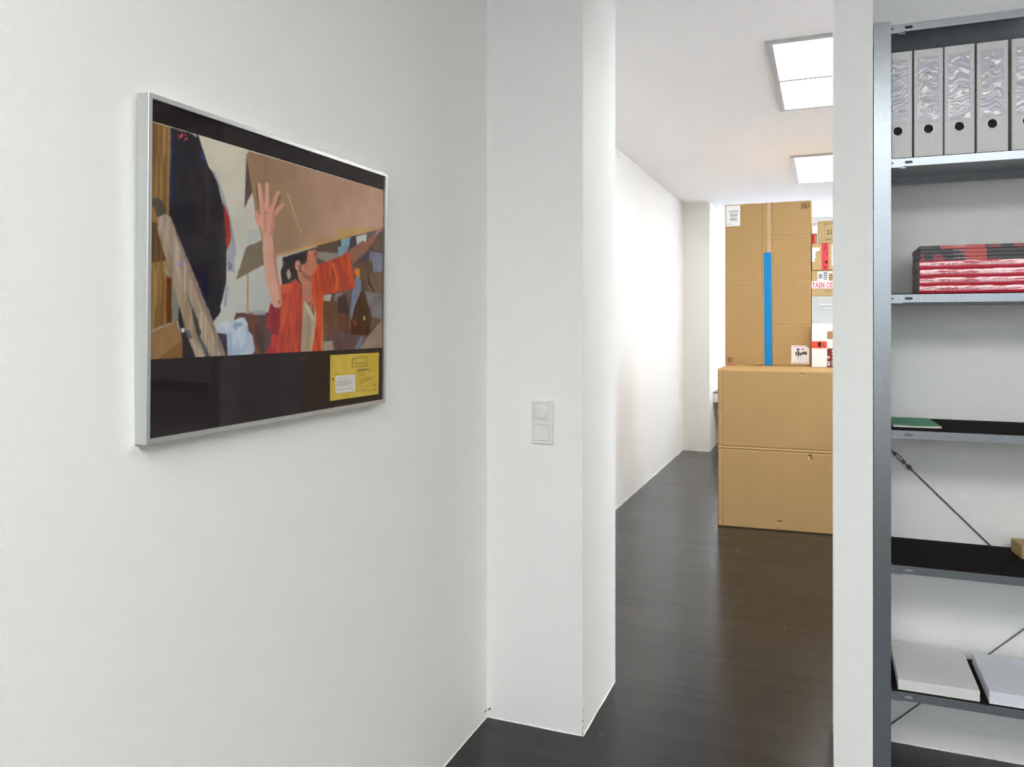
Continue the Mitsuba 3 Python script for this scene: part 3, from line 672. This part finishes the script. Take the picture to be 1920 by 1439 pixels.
# books on the third tray: four red ones in shrink wrap, four thin catalogues on top
z = MT[2]
RB = [0.0222, 0.0236, 0.0242, 0.0243]
order = ['bottom of the stack', 'second from the bottom', 'third from the bottom', 'under the thin dark catalogues']
for k, h in enumerate(RB):
    x0, x1, y0, y1 = 0.2530 + 0.0008 * ((k * 7) % 3), 0.5535, 2.5585 + 0.0008 * ((k * 5) % 3), 2.770
    t = thing('shrink_wrapped_book', f'thick red book in shiny wrap on the middle shelf, {order[k]}', 'book', 'red books on the middle shelf')
    prof, zq, yq = [], z + 0.0004, 0.0
    for q in np.linspace(0, 1, 12):                             # the wrap bulges: leaning out at the foot, back at the top
        prof.append((yq, zq)); dz_ = (h - 0.0010) / 11
        zq += dz_; yq += dz_ * math.tan(math.radians(max(-20, min(32, 9 + 190 * (q - 0.70) ** 3))))
    y_min = min(p_[0] for p_ in prof); prof = [(y0 + p_[0] - y_min, p_[1]) for p_ in prof]
    n = 90; xs = np.linspace(x0, x1, n); rs = np.random.RandomState(30 + k)
    vv = []
    for i, x in enumerate(xs):
        for j, (yy, zz) in enumerate(prof):
            q = meshkit.fbm(np.array([x * 26, j * 0.34, k * 5.1]), 3, 4) - 0.5
            vv.append([x, yy + 0.0011 * q * (1 if 0 < j < 11 else 0), zz])
    vv = np.array(vv); m_ = len(prof); ff = []
    for i in range(n - 1):
        for j in range(m_ - 1):
            a = i * m_ + j; ff += [[a, a + m_, a + m_ + 1], [a, a + m_ + 1, a + 1]]
    spine = trimesh.Trimesh(vv, ff, process=False)
    c1 = cube(x0, x1, y0 + 0.006, y1, z + 0.0002, z + 0.0016); c2 = cube(x0, x1, y0 + 0.006, y1, z + h - 0.0016, z + h - 0.0003)
    obj('spine', (vv, np.array(ff)), 'red_cover', t, smooth=True)
    obj('cover', cat([c1, c2, cube(x0, x1, y0 + 0.0042, y0 + 0.0075, z + 0.0006, z + h - 0.0008)]), 'red_edge', t)
    obj('pages', cube(x0 + 0.0004, x1 - 0.003, y0 + 0.0075, y1 - 0.003, z + 0.0016, z + h - 0.0016), 'page_edge', t)
    tz = z + h * 0.40
    obj('title', words('JULIA SCHER', x0 + 0.0095, y0 - 0.0004, tz, 0.0078, True, width=0.040), 'cream_ink', t)
    obj('title', words("TELL ME WHEN YOU'RE READY", x0 + 0.0535, y0 - 0.0004, tz, 0.0068, True, width=0.096), 'rose_ink', t)
    obj('title', words('WORKS FROM 1990-1995', x0 + 0.1520, y0 - 0.0004, tz, 0.0078, True, width=0.086), 'cream_ink', t)
    z += h
def cover_band(x0):
    def fn(p, n, uv):
        a = mikit.smoothstep(0.50, 0.62, N((p.x - x0) * 44, p.z * 30, 2.0)) * 0.85
        red = (p.x - x0 > 0.116) & (p.x - x0 < 0.168)
        return dr.select(red, mi.Color3f(0.50, 0.07, 0.06), mikit.mix((0.040, 0.036, 0.040), (0.30, 0.05, 0.055), a * mikit.smoothstep(0.16, 0.02, dr.abs(p.x - x0 - 0.07))))
    return fn
def cover_top(p, n, uv):
    red = (p.x > 0.308) & (p.x < 0.42)
    a = mikit.smoothstep(0.50, 0.60, N(p.x * 40, p.z * 30, 7.0))
    return dr.select(red, mi.Color3f(0.50, 0.075, 0.065), mikit.mix((0.042, 0.038, 0.040), (0.28, 0.05, 0.05), a * mikit.smoothstep(0.40, 0.46, p.x)))
mat('catalogue_cover', mikit.proc(cover_band(0.256)), 0.35, 0.5)
mat('catalogue_cover_turned', mikit.proc(cover_top), 0.35, 0.5)
where = ['lowest of four, lying on red books', 'second from the bottom of four', 'third from the bottom of four', 'topmost of the stack']
for k in range(4):
    h = 0.0110
    x0, y0 = 0.2555 + (0.0018, 0.0008, 0.0006, -0.0006)[k], 2.566 + (0.001, 0, 0.0008, -0.0008)[k]; x1, y1 = x0 + 0.300, 2.792
    t = thing('catalogue', f'thin dark and red catalogue on the middle shelf, {where[k]}', 'catalogue', 'thin catalogues on the middle shelf')
    m = 'catalogue_cover_turned' if k == 3 else 'catalogue_cover'
    zz = z + k * h
    obj('cover', cat([rbox(x0, x1, y0, y0 + 0.0012, zz + 0.0003, zz + h - 0.0003, 0.0005, 6), cube(x0, x1, y0 + 0.0012, y1, zz + 0.0003, zz + 0.0010), cube(x0, x1, y0 + 0.0012, y1, zz + h - 0.0010, zz + h - 0.0003)]), m, t)
    obj('pages', cube(x0 + 0.0006, x1 - 0.0006, y0 + 0.0012, y1 - 0.0006, zz + 0.0010, zz + h - 0.0010), 'page_edge', t)
    obj('title', words('TELL ME WHEN YOU ARE READY', x0 + 0.084, y0 - 0.0001, zz + 0.0062, 0.0024, True, width=0.034), 'cream_ink', t)

# green booklet on the fourth tray
z = MT[3]
bk = thing('green_booklet', 'thin green booklet with white pages lying on the dark shelf beside the post', 'booklet')
def lay(m, x, y, rot):
    m = to_tri(m); v = np.array(m.vertices); c, s = math.cos(rot), math.sin(rot)
    m.vertices = np.stack([x + v[:, 0] * c - v[:, 1] * s, y + v[:, 0] * s + v[:, 1] * c, v[:, 2]], 1); return m
X, Y = np.meshgrid(np.linspace(0, 0.128, 14), np.linspace(0, 0.205, 10))
bow = 0.0016 * np.sin(X / 0.128 * np.pi) * (1 - Y / 0.205)
def slab(zlo, zhi):
    a = np.stack([X, Y, zlo], -1).reshape(-1, 3); b = np.stack([X, Y, zhi], -1).reshape(-1, 3); ny, nx_ = X.shape; k = len(a); f = []
    for i in range(ny - 1):
        for j in range(nx_ - 1):
            q = i * nx_ + j; f += [[k + q, k + q + 1, k + q + nx_ + 1], [k + q, k + q + nx_ + 1, k + q + nx_], [q, q + nx_ + 1, q + 1], [q, q + nx_, q + nx_ + 1]]
    edge = [j for j in range(nx_)] + [i * nx_ + nx_ - 1 for i in range(1, ny)] + [(ny - 1) * nx_ + j for j in range(nx_ - 2, -1, -1)] + [i * nx_ for i in range(ny - 2, 0, -1)]
    for p_, q_ in zip(edge, edge[1:] + edge[:1]): f += [[p_, q_, k + q_], [p_, k + q_, k + p_]]
    return trimesh.Trimesh(np.vstack([a, b]), f, process=False)
obj('pages', lay(slab(np.full(X.shape, z), z + 0.0060 - bow), 0.1865, 2.590, 0.055), 'booklet_pages', bk)
obj('cover', lay(slab(z + 0.0061 - bow, z + 0.0069 - bow), 0.1855, 2.5895, 0.055), 'green_card', bk)

# block of wood on the fifth tray
wb = obj('wood_block', lay(rbox(0, 0.12, 0, 0.09, MT[4], MT[4] + 0.040, 0.002), 0.540, 2.725, 0.12), 'wood')
labels[wb] = {'label': 'small block of pale wood at the right edge on the fifth shelf', 'category': 'wood block'}

# two reams of loose white paper on the lowest tray
def ream(x0, x1, y0, y1, z, n, th, m, label, seed):
    t = thing('paper_stack', label, 'paper stack', 'paper stacks on the lowest shelf')
    rs = np.random.RandomState(seed)
    cut = np.concatenate([[0], np.cumsum(rs.uniform(0.5, 1.6, n))]); cut = z + cut / cut[-1] * n * th
    for k in range(n):                                          # bundles of sheets, each a little askew
        dx, dy, r = rs.uniform(-0.0004, 0.0004), rs.uniform(-0.0006, 0.0006), rs.uniform(-0.0012, 0.0012)
        b = rbox(0, x1 - x0, 0, y1 - y0, cut[k], cut[k + 1] - 0.00005, 0.00025, 6)
        obj('sheet_bundle', lay(b, x0 + dx, y0 + dy, r), m, t)
mat('paper_cream', (0.74, 0.735, 0.715), 0.6, 0.25)
mat('paper_cool', (0.74, 0.765, 0.83), 0.55, 0.3)
ream(0.196, 0.404, 2.546, 2.842, MT[5], 16, 0.0019, 'paper_cream', 'left stack of white paper on the lowest shelf, beside the post', 4)
ream(0.4270, 0.6370, 2.544, 2.824, MT[5], 16, 0.0022, 'paper_cool', 'right stack of bluish white paper on the lowest shelf, cut off by the photo edge', 8)

# ------------------------------------------------------------------ cartons in the far room
def softedge(t, r): return np.where(t < r, r - np.sqrt(np.maximum(r * r - (r - np.minimum(t, r)) ** 2, 0)), 0)
def groove(d, w, depth): return depth * np.exp(-(d / w) ** 2)
# the big carton on the floor
bx0, bx1, by0, by1, bz1 = -0.686, 0.560, 5.494, 6.75, 1.074
def big_relief(X, Z):
    d = softedge(X - bx0, 0.012) + softedge(bz1 - Z, 0.016) + softedge(Z, 0.012) + softedge(bx1 - X, 0.012)
    d = d + groove(Z - 0.5475 + 0.003 * X, 0.0042, 0.0045) + groove(Z - 0.5290 + 0.003 * X, 0.0040, 0.0038) - groove(Z - 0.538, 0.006, 0.002)
    per = 0.0465
    ph = (Z / per) % 1.0
    sc = np.clip(1 - np.abs((X - bx0 - 0.011) / 0.014), 0, 1) * np.sqrt(np.maximum(0, 1 - (2 * ph - 1) ** 2))
    d = d - 0.005 * sc * (X > bx0 + 0.002) + 0.003 * np.exp(-((X - bx0 - 0.029) / 0.0045) ** 2) * (ph > 0.15)
    r = np.hypot((X + 0.098) / 0.014, (Z - 0.498) / 0.026); d = d + 0.016 * np.exp(-(r * 1.3) ** 4)
    r = np.hypot((X + 0.288) / 0.012, (Z - 0.058) / 0.012); d = d + 0.008 * np.exp(-r ** 4)
    r = np.hypot((X + 0.148) / 0.012, (Z - 1.048) / 0.010); d = d + 0.006 * np.exp(-r ** 4)
    return d + 0.003 * meshkit.fbm(np.stack([X * 4, Z * 4, X * 0], -1), 3, 2)
big = thing('big_carton', 'big plain brown carton standing on the dark floor under the tall carton', 'carton')
m = relief_box(bx0, bx1, by0, by1, 0.0, bz1, 250, 420, big_relief, 1.6); v = np.array(m.vertices)
v[:, 1] += (v[:, 0] - bx0) * 0.060 * (1 - v[:, 2] * 0.35); m.vertices = v
key = obj('body', m, 'cardboard', big, smooth=40)
flap = Polygon([(-0.106, 0.509), (-0.096, 0.506), (-0.101, 0.486), (-0.108, 0.480)])
fm = upright(flap, 5.5205, 5.5225); v = np.array(fm.vertices); v[:, 1] += -0.010 * (v[:, 2] < 0.5); fm.vertices = v
obj('torn_flap', fm, 'kraft_pale', big)

# the tall carton on top of it
tx0, tx1, ty0, ty1, tz0, tz1 = -0.6985, -0.0970, 6.040, 6.540, 1.0745, 2.271
ty = ty0
def tall_relief(X, Z):
    d = softedge(X - tx0, 0.004) + softedge(tx1 - X, 0.004) + softedge(tz1 - Z, 0.005) + softedge(Z - tz0, 0.004)
    mid = -0.403
    d = d + groove(X - mid, 0.0022, 0.006) + groove(X + 0.4365, 0.0030, 0.004) + groove(X + 0.3655, 0.0030, 0.004)
    right, left = X > mid, X < mid
    for zc, s, dep in ((2.023, right, 0.0035), (1.904, right, 0.0018), (1.697, right, 0.0022), (1.692, left, 0.0028), (1.372, right, 0.0016), (1.81, right, 0.001)):
        d = d + s * groove(Z - zc - 0.006 * (X - mid), 0.0045, dep) - s * groove(Z - zc + 0.012, 0.006, dep * 0.4)
    return d + 0.0022 * meshkit.fbm(np.stack([X * 6, Z * 5, X * 0 + 4], -1), 3, 5)
tall = thing('tall_carton', 'tall brown carton with blue tape down its middle, standing on the big carton', 'carton')
obj('body', relief_box(tx0, tx1, ty0, ty1, tz0, tz1, 190, 240, tall_relief), 'cardboard', tall, smooth=40)
def tape(x0, x1, x0b, x1b, za, zb, y, n, amp, seed, fold=0.0):
    Z = np.linspace(za, zb, n); f = []
    v = []
    for i, zz in enumerate(Z):
        q = i / (n - 1)
        for s in (0, 1, 2, 3):
            xa = (x0 + (x0b - x0) * q); xb = (x1 + (x1b - x1) * q)
            yy = y + amp * (meshkit.noise(np.array([s * 1.1, zz * 26, seed]), seed) - 0.5) + (0.0005 if s in (0, 3) else 0)
            v.append([xa + (xb - xa) * s / 3, yy, zz])
    for i in range(n - 1):
        for s in range(3):
            a = i * 4 + s; f += [[a, a + 1, a + 5], [a, a + 5, a + 4]]
    v = np.array(v); back = v.copy(); back[:, 1] += 0.0008; k = len(v)
    f = np.array(f); f = np.vstack([f, f[:, ::-1] + k])
    e = [0 + i for i in range(4)] + [i * 4 + 3 for i in range(1, n)] + [(n - 1) * 4 + i for i in (2, 1, 0)] + [i * 4 for i in range(n - 2, 0, -1)]
    for p_, q_ in zip(e, e[1:] + e[:1]): f = np.vstack([f, [[q_, p_, p_ + k], [q_, p_ + k, q_ + k]]])
    return trimesh.Trimesh(np.vstack([v, back]), f, process=False)
obj('bottom_flap', upright(Polygon([(-0.640, 1.0752), (-0.620, 1.0830), (-0.550, 1.0785), (-0.430, 1.0920), (-0.427, 1.0880), (-0.540, 1.0752)]), ty - 0.012, ty - 0.009), 'kraft_pale', tall)
obj('bottom_strip', cube(-0.716, -0.620, ty - 0.014, ty - 0.002, 1.0746, 1.0766), 'red_tape', tall)
obj('blue_tape', tape(-0.4235, -0.3715, -0.4170, -0.3640, 1.905, 1.0775, ty - 0.0005, 40, 0.0006, 3), 'blue_tape', tall, smooth=True)
obj('clear_tape', tape(-0.4070, -0.3790, -0.4040, -0.3740, 2.268, 1.9065, ty - 0.0003, 60, 0.0026, 9), 'packing_tape', tall, smooth=True)
def tag_sheet(name, shape, y, m, parent): return obj(name, upright(shape, y - 0.0006, y + 0.0022), m, parent)
def bars(x0, x1, z0, z1, seed, fill=0.6, along='x'):
    rs = np.random.RandomState(seed); out, q = [], 0.0
    L = (x1 - x0) if along == 'x' else (z1 - z0)
    while q < L:
        w_ = rs.choice([0.002, 0.003, 0.005]) * (L / 0.08) ** 0.5; g = w_ * (1 - fill) / fill * rs.uniform(0.6, 1.5)
        if q + w_ <= L: out.append(rect(x0 + q, z0, x0 + q + w_, z1) if along == 'x' else rect(x0, z0 + q, x1, z0 + q + w_))
        q += w_ + g
    return unary_union(out)
def printed(name, shape, y, m, parent): return obj(name, upright(shape, y - 0.0003, y), m, parent)
lb = tag_sheet('label', sq(-0.6920, -0.5900, 2.110, 2.264, 0.004), ty, 'label_paper', tall)
for k, (a, b, z0, z1) in enumerate(((-0.672, -0.604, 2.211, 2.226), (-0.662, -0.606, 2.179, 2.203), (-0.663, -0.606, 2.150, 2.171))):
    printed('barcode', bars(a, b, z0, z1, k, 0.55), ty - 0.0006, 'faint_ink', lb)
obj('lettering', words('A7734', -0.685, ty - 0.0006, 2.121, 0.008, True), 'faint_ink', lb)
st = unary_union([sq(-0.166, -0.108, 2.214, 2.256, 0.001).difference(sq(-0.1645, -0.1095, 2.2165, 2.2545, 0.001)), bars(-0.161, -0.122, 2.2185, 2.2505, 21, 0.5), rect(-0.116, 2.220, -0.112, 2.249)])
printed('stamp', st, ty - 0.0001, 'brown_ink', tall)
st = unary_union([sq(-0.688, -0.640, 1.094, 1.130, 0.001).difference(sq(-0.6865, -0.6415, 1.0955, 1.1285, 0.001)), bars(-0.678, -0.650, 1.098, 1.120, 22, 0.5), rect(-0.682, 1.123, -0.646, 1.126)])
printed('stamp', st, ty - 0.0001, 'brown_ink', tall)
lb = tag_sheet('label', Polygon([(-0.2320, 1.226), (-0.1300, 1.224), (-0.1090, 1.203), (-0.1110, 1.092), (-0.2330, 1.094)]), ty, 'label_blush', tall)
sky_line = [(-0.203, 1.150, .008, .030), (-0.192, 1.157, .006, .044), (-0.184, 1.150, .007, .036), (-0.196, 1.192, .020, .010), (-0.175, 1.155, .008, .020), (-0.165, 1.158, .012, .016), (-0.152, 1.160, .010, .022), (-0.141, 1.158, .014, .014), (-0.160, 1.176, .028, .005), (-0.188, 1.140, .005, .02), (-0.171, 1.146, .005, .02), (-0.135, 1.172, .010, .005)]
roof = Polygon([(-0.166, 1.192), (-0.154, 1.206), (-0.142, 1.192), (-0.147, 1.192), (-0.154, 1.199), (-0.161, 1.192)])
printed('emblem', unary_union([rect(x, z0, x + w_, z0 + h) for x, z0, w_, h in sky_line] + [roof]), ty - 0.0006, 'ink', lb)
obj('lettering', words('URC5401', -0.197, ty - 0.0006, 1.1275, 0.0095, False, width=0.050), 'faint_ink', lb)
for zr in (1.2145, 1.0985):
    printed('dots', unary_union([rect(x, zr, x + w_, zr + 0.0055) for x, w_ in ((-0.220, .006), (-0.210, .004), (-0.203, .006), (-0.187, .009), (-0.176, .004), (-0.166, .005), (-0.158, .004), (-0.140, .013))]), ty - 0.0006, 'faint_ink', lb)
printed('dots', unary_union([rect(-0.207, 1.120 - 0.006 * i, -0.133, 1.1206 - 0.006 * i) for i in range(2)]), ty - 0.0006, 'faint_ink', lb)

# the narrow white carton with the orange band
wy = 5.962
wc = thing('white_carton', 'narrow white carton with an orange arrow band, standing before the stack beside the tall carton', 'carton')
wx0, wx1, wz0, wz1 = -0.0925, 0.0065, 1.0745, 1.383
obj('body', rbox(wx0, wx1, wy, wy + 0.070, wz0, wz1 - 0.012, 0.003), 'paper_white', wc)
obj('lid_flap', rbox(wx0 + 0.0005, wx1 - 0.0005, wy - 0.0015, wy + 0.069, wz1 - 0.011, wz1, 0.002), 'paper_white', wc)
band = obj('tape_band', rbox(wx0 - 0.0012, wx1 + 0.0012, wy - 0.0012, wy + 0.0712, 1.209, 1.258, 0.0008), 'orange_tape', wc)
arrow = unary_union([Polygon([(-0.056, 1.242), (-0.041, 1.256), (-0.026, 1.242), (-0.031, 1.242), (-0.031, 1.219), (-0.050, 1.219), (-0.050, 1.242)])])
printed('arrow', arrow, wy - 0.0013, 'black', band)
ringp = Point(-0.011, 1.231).buffer(0.0105, 10).difference(Point(-0.0095, 1.232).buffer(0.0058, 8))
printed('emblem', ringp, wy - 0.0013, 'maroon', band)
printed('emblem', Polygon([(-0.0145, 1.229), (-0.0085, 1.237), (-0.0055, 1.229)]), wy - 0.0014, 'label_paper', band)
printed('lettering', rect(-0.044, 1.2025, -0.030, 1.2045), wy - 0.0002, 'faint_ink', wc)

# the stack of parcels right of the tall carton, seen between it and the pier
sy = 6.045
sx0 = -0.0945
st_y1 = 6.40
pc = thing('patterned_box', 'low dark red box printed with pale patches, at the bottom right of the parcel stack', 'box')
pa, pb = 0.0085, 0.240
obj('body', rbox(pa, pb, 5.972, 6.30, 1.0745, 1.207, 0.002), 'maroon', pc)
rs = np.random.RandomState(5)
spots = [(0.020, 1.175, .010, .012), (0.016, 1.150, .014, .010)]
for k, (x, zc, rx, rz) in enumerate(((0.0185, 1.146, .0075, .009), (0.048, 1.192, .010, .008), (0.048, 1.169, .010, .006), (0.048, 1.143, .010, .012), (0.078, 1.18, .012, .010), (0.100, 1.13, .012, .014), (0.130, 1.17, .016, .012))):
    printed('printed_patch', affinity.scale(Point(x, zc).buffer(1, 8), rx, rz), 5.972, ('label_blush', 'label_paper', 'label_blush', 'sage', 'label_paper', 'sage', 'label_blush')[k], pc)
printed('printed_patch', rect(0.011, 1.085, 0.027, 1.117), 5.972, 'grey_plastic', pc)
printed('printed_patch', rect(0.036, 1.085, 0.058, 1.125), 5.972, 'sage', pc)
wb2 = thing('striped_box', 'small white box with a brown band, standing on the dark red box', 'box')
obj('body', rbox(0.0085, 0.0545, 5.975, 6.30, 1.2075, 1.3840, 0.002), 'paper_white', wb2)
obj('band', rbox(0.0080, 0.0550, 5.9742, 6.3008, 1.274, 1.329, 0.0006), 'kraft_brown', wb2)
rb2 = thing('red_striped_box', 'small white and dark striped box at the pier edge, above the dark red box', 'box')
obj('body', rbox(0.0560, 0.110, 5.978, 6.28, 1.2075, 1.3840, 0.002), 'paper_white', rb2)
obj('band', rbox(0.0555, 0.1105, 5.9772, 6.2808, 1.335, 1.366, 0.0006), 'maroon', rb2)
obj('band', rbox(0.0555, 0.1105, 5.9772, 6.2808, 1.2085, 1.292, 0.0006), 'black', rb2)
gp = thing('grey_plastic_crate', 'pale grey plastic crate in the parcel stack, above the white carton', 'crate')
support = obj('body', rbox(sx0, 0.200, sy, st_y1, 1.3845, 1.579, 0.003), 'grey_plastic', gp)
for k, (xa, za, xb, zb) in enumerate(((-0.042, 1.518, 0.18, 1.524), (-0.014, 1.492, 0.18, 1.4955), (0.044, 1.404, 0.052, 1.437))):
    printed('strip', rect(xa, za, xb, zb), sy, 'label_paper', gp)
for za in (1.508, 1.500, 1.484): printed('strip', rect(-0.040, za, 0.18, za + 0.0016), sy, 'faint_ink', gp)
# cartons stacked on the crate
c1 = thing('taped_parcel', 'brown parcel wrapped with white tape of red lettering, on the grey crate', 'parcel')
obj('body', rbox(sx0, 0.192, sy, st_y1, 1.5795, 1.767, 0.003), 'kraft_pale', c1)
tb = obj('tape_band', rbox(sx0 - 0.0008, 0.1928, sy - 0.0008, st_y1 + 0.0008, 1.636, 1.688, 0.0006), 'label_paper', c1)
obj('lettering', words('TAIN CERTAIN', -0.0935, sy - 0.0009, 1.6425, 0.0345, True, width=0.245), 'red_print', tb)
printed('edge_line', rect(sx0, 1.6345, 0.190, 1.6362), sy, 'red_print', c1)
obj('lettering', words('JOINT/4', -0.016, sy - 0.0001, 1.613, 0.013, False, width=0.075), 'ink', c1)
lb = tag_sheet('label', rect(-0.056, 1.689, 0.034, 1.757), sy, 'label_paper', c1)
printed('barcode', unary_union([rect(-0.048, 1.733, -0.022, 1.741), rect(-0.048, 1.719, -0.022, 1.730), rect(-0.048, 1.706, -0.022, 1.716), rect(-0.015, 1.739, 0.011, 1.751), rect(-0.015, 1.722, 0.011, 1.734), rect(-0.015, 1.707, 0.011, 1.716), rect(-0.015, 1.697, 0.011, 1.703)]), sy - 0.0006, 'faint_ink', lb)
tag_sheet('label', rect(0.018, 1.742, 0.10, 1.757), sy - 0.0002, 'label_blush', c1)
tag_sheet('label', rect(0.020, 1.692, 0.10, 1.741), sy - 0.0002, 'kraft_brown', c1)
c2 = thing('red_tape_carton', 'brown carton with a red warning tape down its front, under the glass carton', 'carton')
obj('body', rbox(sx0 + 0.002, 0.185, sy - 0.012, st_y1, 1.7675, 1.958, 0.004), 'kraft_pale', c2)
rt = tag_sheet('red_tape', rect(-0.0285, 1.7690, 0.0180, 1.9560), sy - 0.0125, 'red_tape', c2)
obj('lettering', words('FRAG', 0.006, sy - 0.0132, 1.905, 0.020, True, width=0.049, spin=math.pi / 2), 'maroon', rt)
printed('mark', Polygon([(0.002, 1.868), (0.010, 1.876), (0.012, 1.886), (0.008, 1.896), (0.004, 1.896), (0.007, 1.884)]), sy - 0.0131, 'black', rt)
printed('mark', unary_union([Point(0.003, 1.823).buffer(0.0095, 6), rect(0.003, 1.8155, 0.012, 1.8305), rect(-0.026, 1.821, -0.020, 1.826)]), sy - 0.0131, 'black', rt)
printed('mark', unary_union([Point(-0.008, 1.784).buffer(0.006, 6), Point(0.002, 1.788).buffer(0.005, 6)]), sy - 0.0131, 'maroon', rt)
tag_sheet('label', Polygon([(-0.092, 1.930), (-0.040, 1.928), (-0.040, 1.905), (-0.062, 1.902), (-0.070, 1.880), (-0.066, 1.865), (-0.073, 1.850), (-0.072, 1.828), (-0.092, 1.828)]), sy - 0.0125, 'paper_white', c2)
lb = tag_sheet('label', rect(0.039, 1.796, 0.12, 1.952), sy - 0.0125, 'label_paper', c2)
printed('lettering', unary_union([rect(0.044, za, 0.105, za + 0.004) for za in (1.920, 1.904, 1.890, 1.876)]), sy - 0.0131, 'faint_ink', lb)
gl = thing('glass_carton', 'pale carton printed with a champagne glass and 12, on top of the parcel stack', 'carton')
gx0, gy = -0.0545, 6.030
obj('body', rbox(gx0, 0.175, gy, st_y1 - 0.02, 1.9585, 2.120, 0.003), 'kraft_pale', gl)
lw = 0.0014
def stroke(pts, w=lw): 
    from shapely.geometry import LineString
    return LineString(pts).buffer(w / 2, 3)
gA = [(-0.0475, 1.972), (-0.0475, 2.108), (-0.0075, 2.108), (-0.0075, 1.972), (-0.0475, 1.972)]
cup = [(-0.041, 2.106)] + [(-0.041 + 0.0135 * q ** 2.2, 2.106 - 0.088 * q) for q in np.linspace(0.1, 1, 9)]
cup2 = [(-0.0275 + (-0.0275 - x), z_) for x, z_ in cup]
foot = [(-0.038, 1.981), (-0.0275, 1.985), (-0.017, 1.981)]
printed('emblem', unary_union([stroke(gA), stroke(cup), stroke(cup2), stroke([(-0.0275, 2.018), (-0.0275, 1.985)]), stroke(foot, 0.0022)]), gy, 'brown_ink', gl)
for k, ch in enumerate('ROYAL'):
    a = math.radians(24 - 10.5 * k)
    obj('lettering', words(ch, -0.0045 + k * 0.0136, gy - 0.0001, 2.0770 + 0.0150 * math.sin(math.radians(18 + 30 * k)), 0.0205, True, width=0.0122, spin=a * 0.9), 'brown_ink', gl)
obj('lettering', words('12', 0.0040, gy - 0.0001, 2.0205, 0.033, True, width=0.0365), 'ink', gl)
obj('lettering', words('SEKTGLAS', -0.0035, gy - 0.0001, 1.9755, 0.0135, True, width=0.084), 'ink', gl)
cn = thing('striped_tin', 'small round tin striped orange and red, left of the champagne glass carton', 'tin')
tin_x, tin_y, tin_r, tin_z = -0.0765, 6.085, 0.0185, 1.9587
cuts = [180, 222, 262, 292, 318, 360, 540]                  # stripes round the tin, as angles
for k, m in enumerate(('kraft_brown', 'orange_tape', 'red_tape', 'label_blush', 'grey_plastic', 'orange_tape')):
    g = np.radians(np.linspace(cuts[k], cuts[k + 1], 9))
    sector = Polygon([(tin_x, tin_y)] + [(tin_x + tin_r * math.cos(q), tin_y + tin_r * math.sin(q)) for q in g])
    s = trimesh.creation.extrude_polygon(sector, 0.072, engine='earcut'); s.apply_translation((0, 0, tin_z))
    obj('stripe', s, m, cn, smooth=40)
lid = trimesh.creation.cylinder(tin_r + 0.0006, 0.004, sections=32); lid.apply_translation((tin_x, tin_y, tin_z + 0.0735))
obj('lid', lid, 'galvanised', cn, smooth=40)

# cartons farther right in the far room, seen only in the picture glass
k1 = thing('wide_carton', 'wide brown carton right of the big carton, mirrored in the picture glass', 'carton')
obj('body', rbox(1.00, 2.25, 5.60, 6.60, 0.0005, 1.300, 0.008), 'cardboard', k1)
obj('flap_tape', rbox(1.60, 1.65, 5.5985, 6.60, 0.01, 1.302, 0.0006), 'packing_tape', k1)
k2 = thing('yellowish_carton', 'yellowish carton on the wide carton, mirrored in the picture glass', 'carton')
obj('body', rbox(1.10, 2.05, 5.66, 6.50, 1.3025, 2.080, 0.006), 'kraft_pale', k2)
obj('flap_tape', rbox(1.55, 1.60, 5.6585, 6.50, 1.31, 2.0815, 0.0006), 'packing_tape', k2)
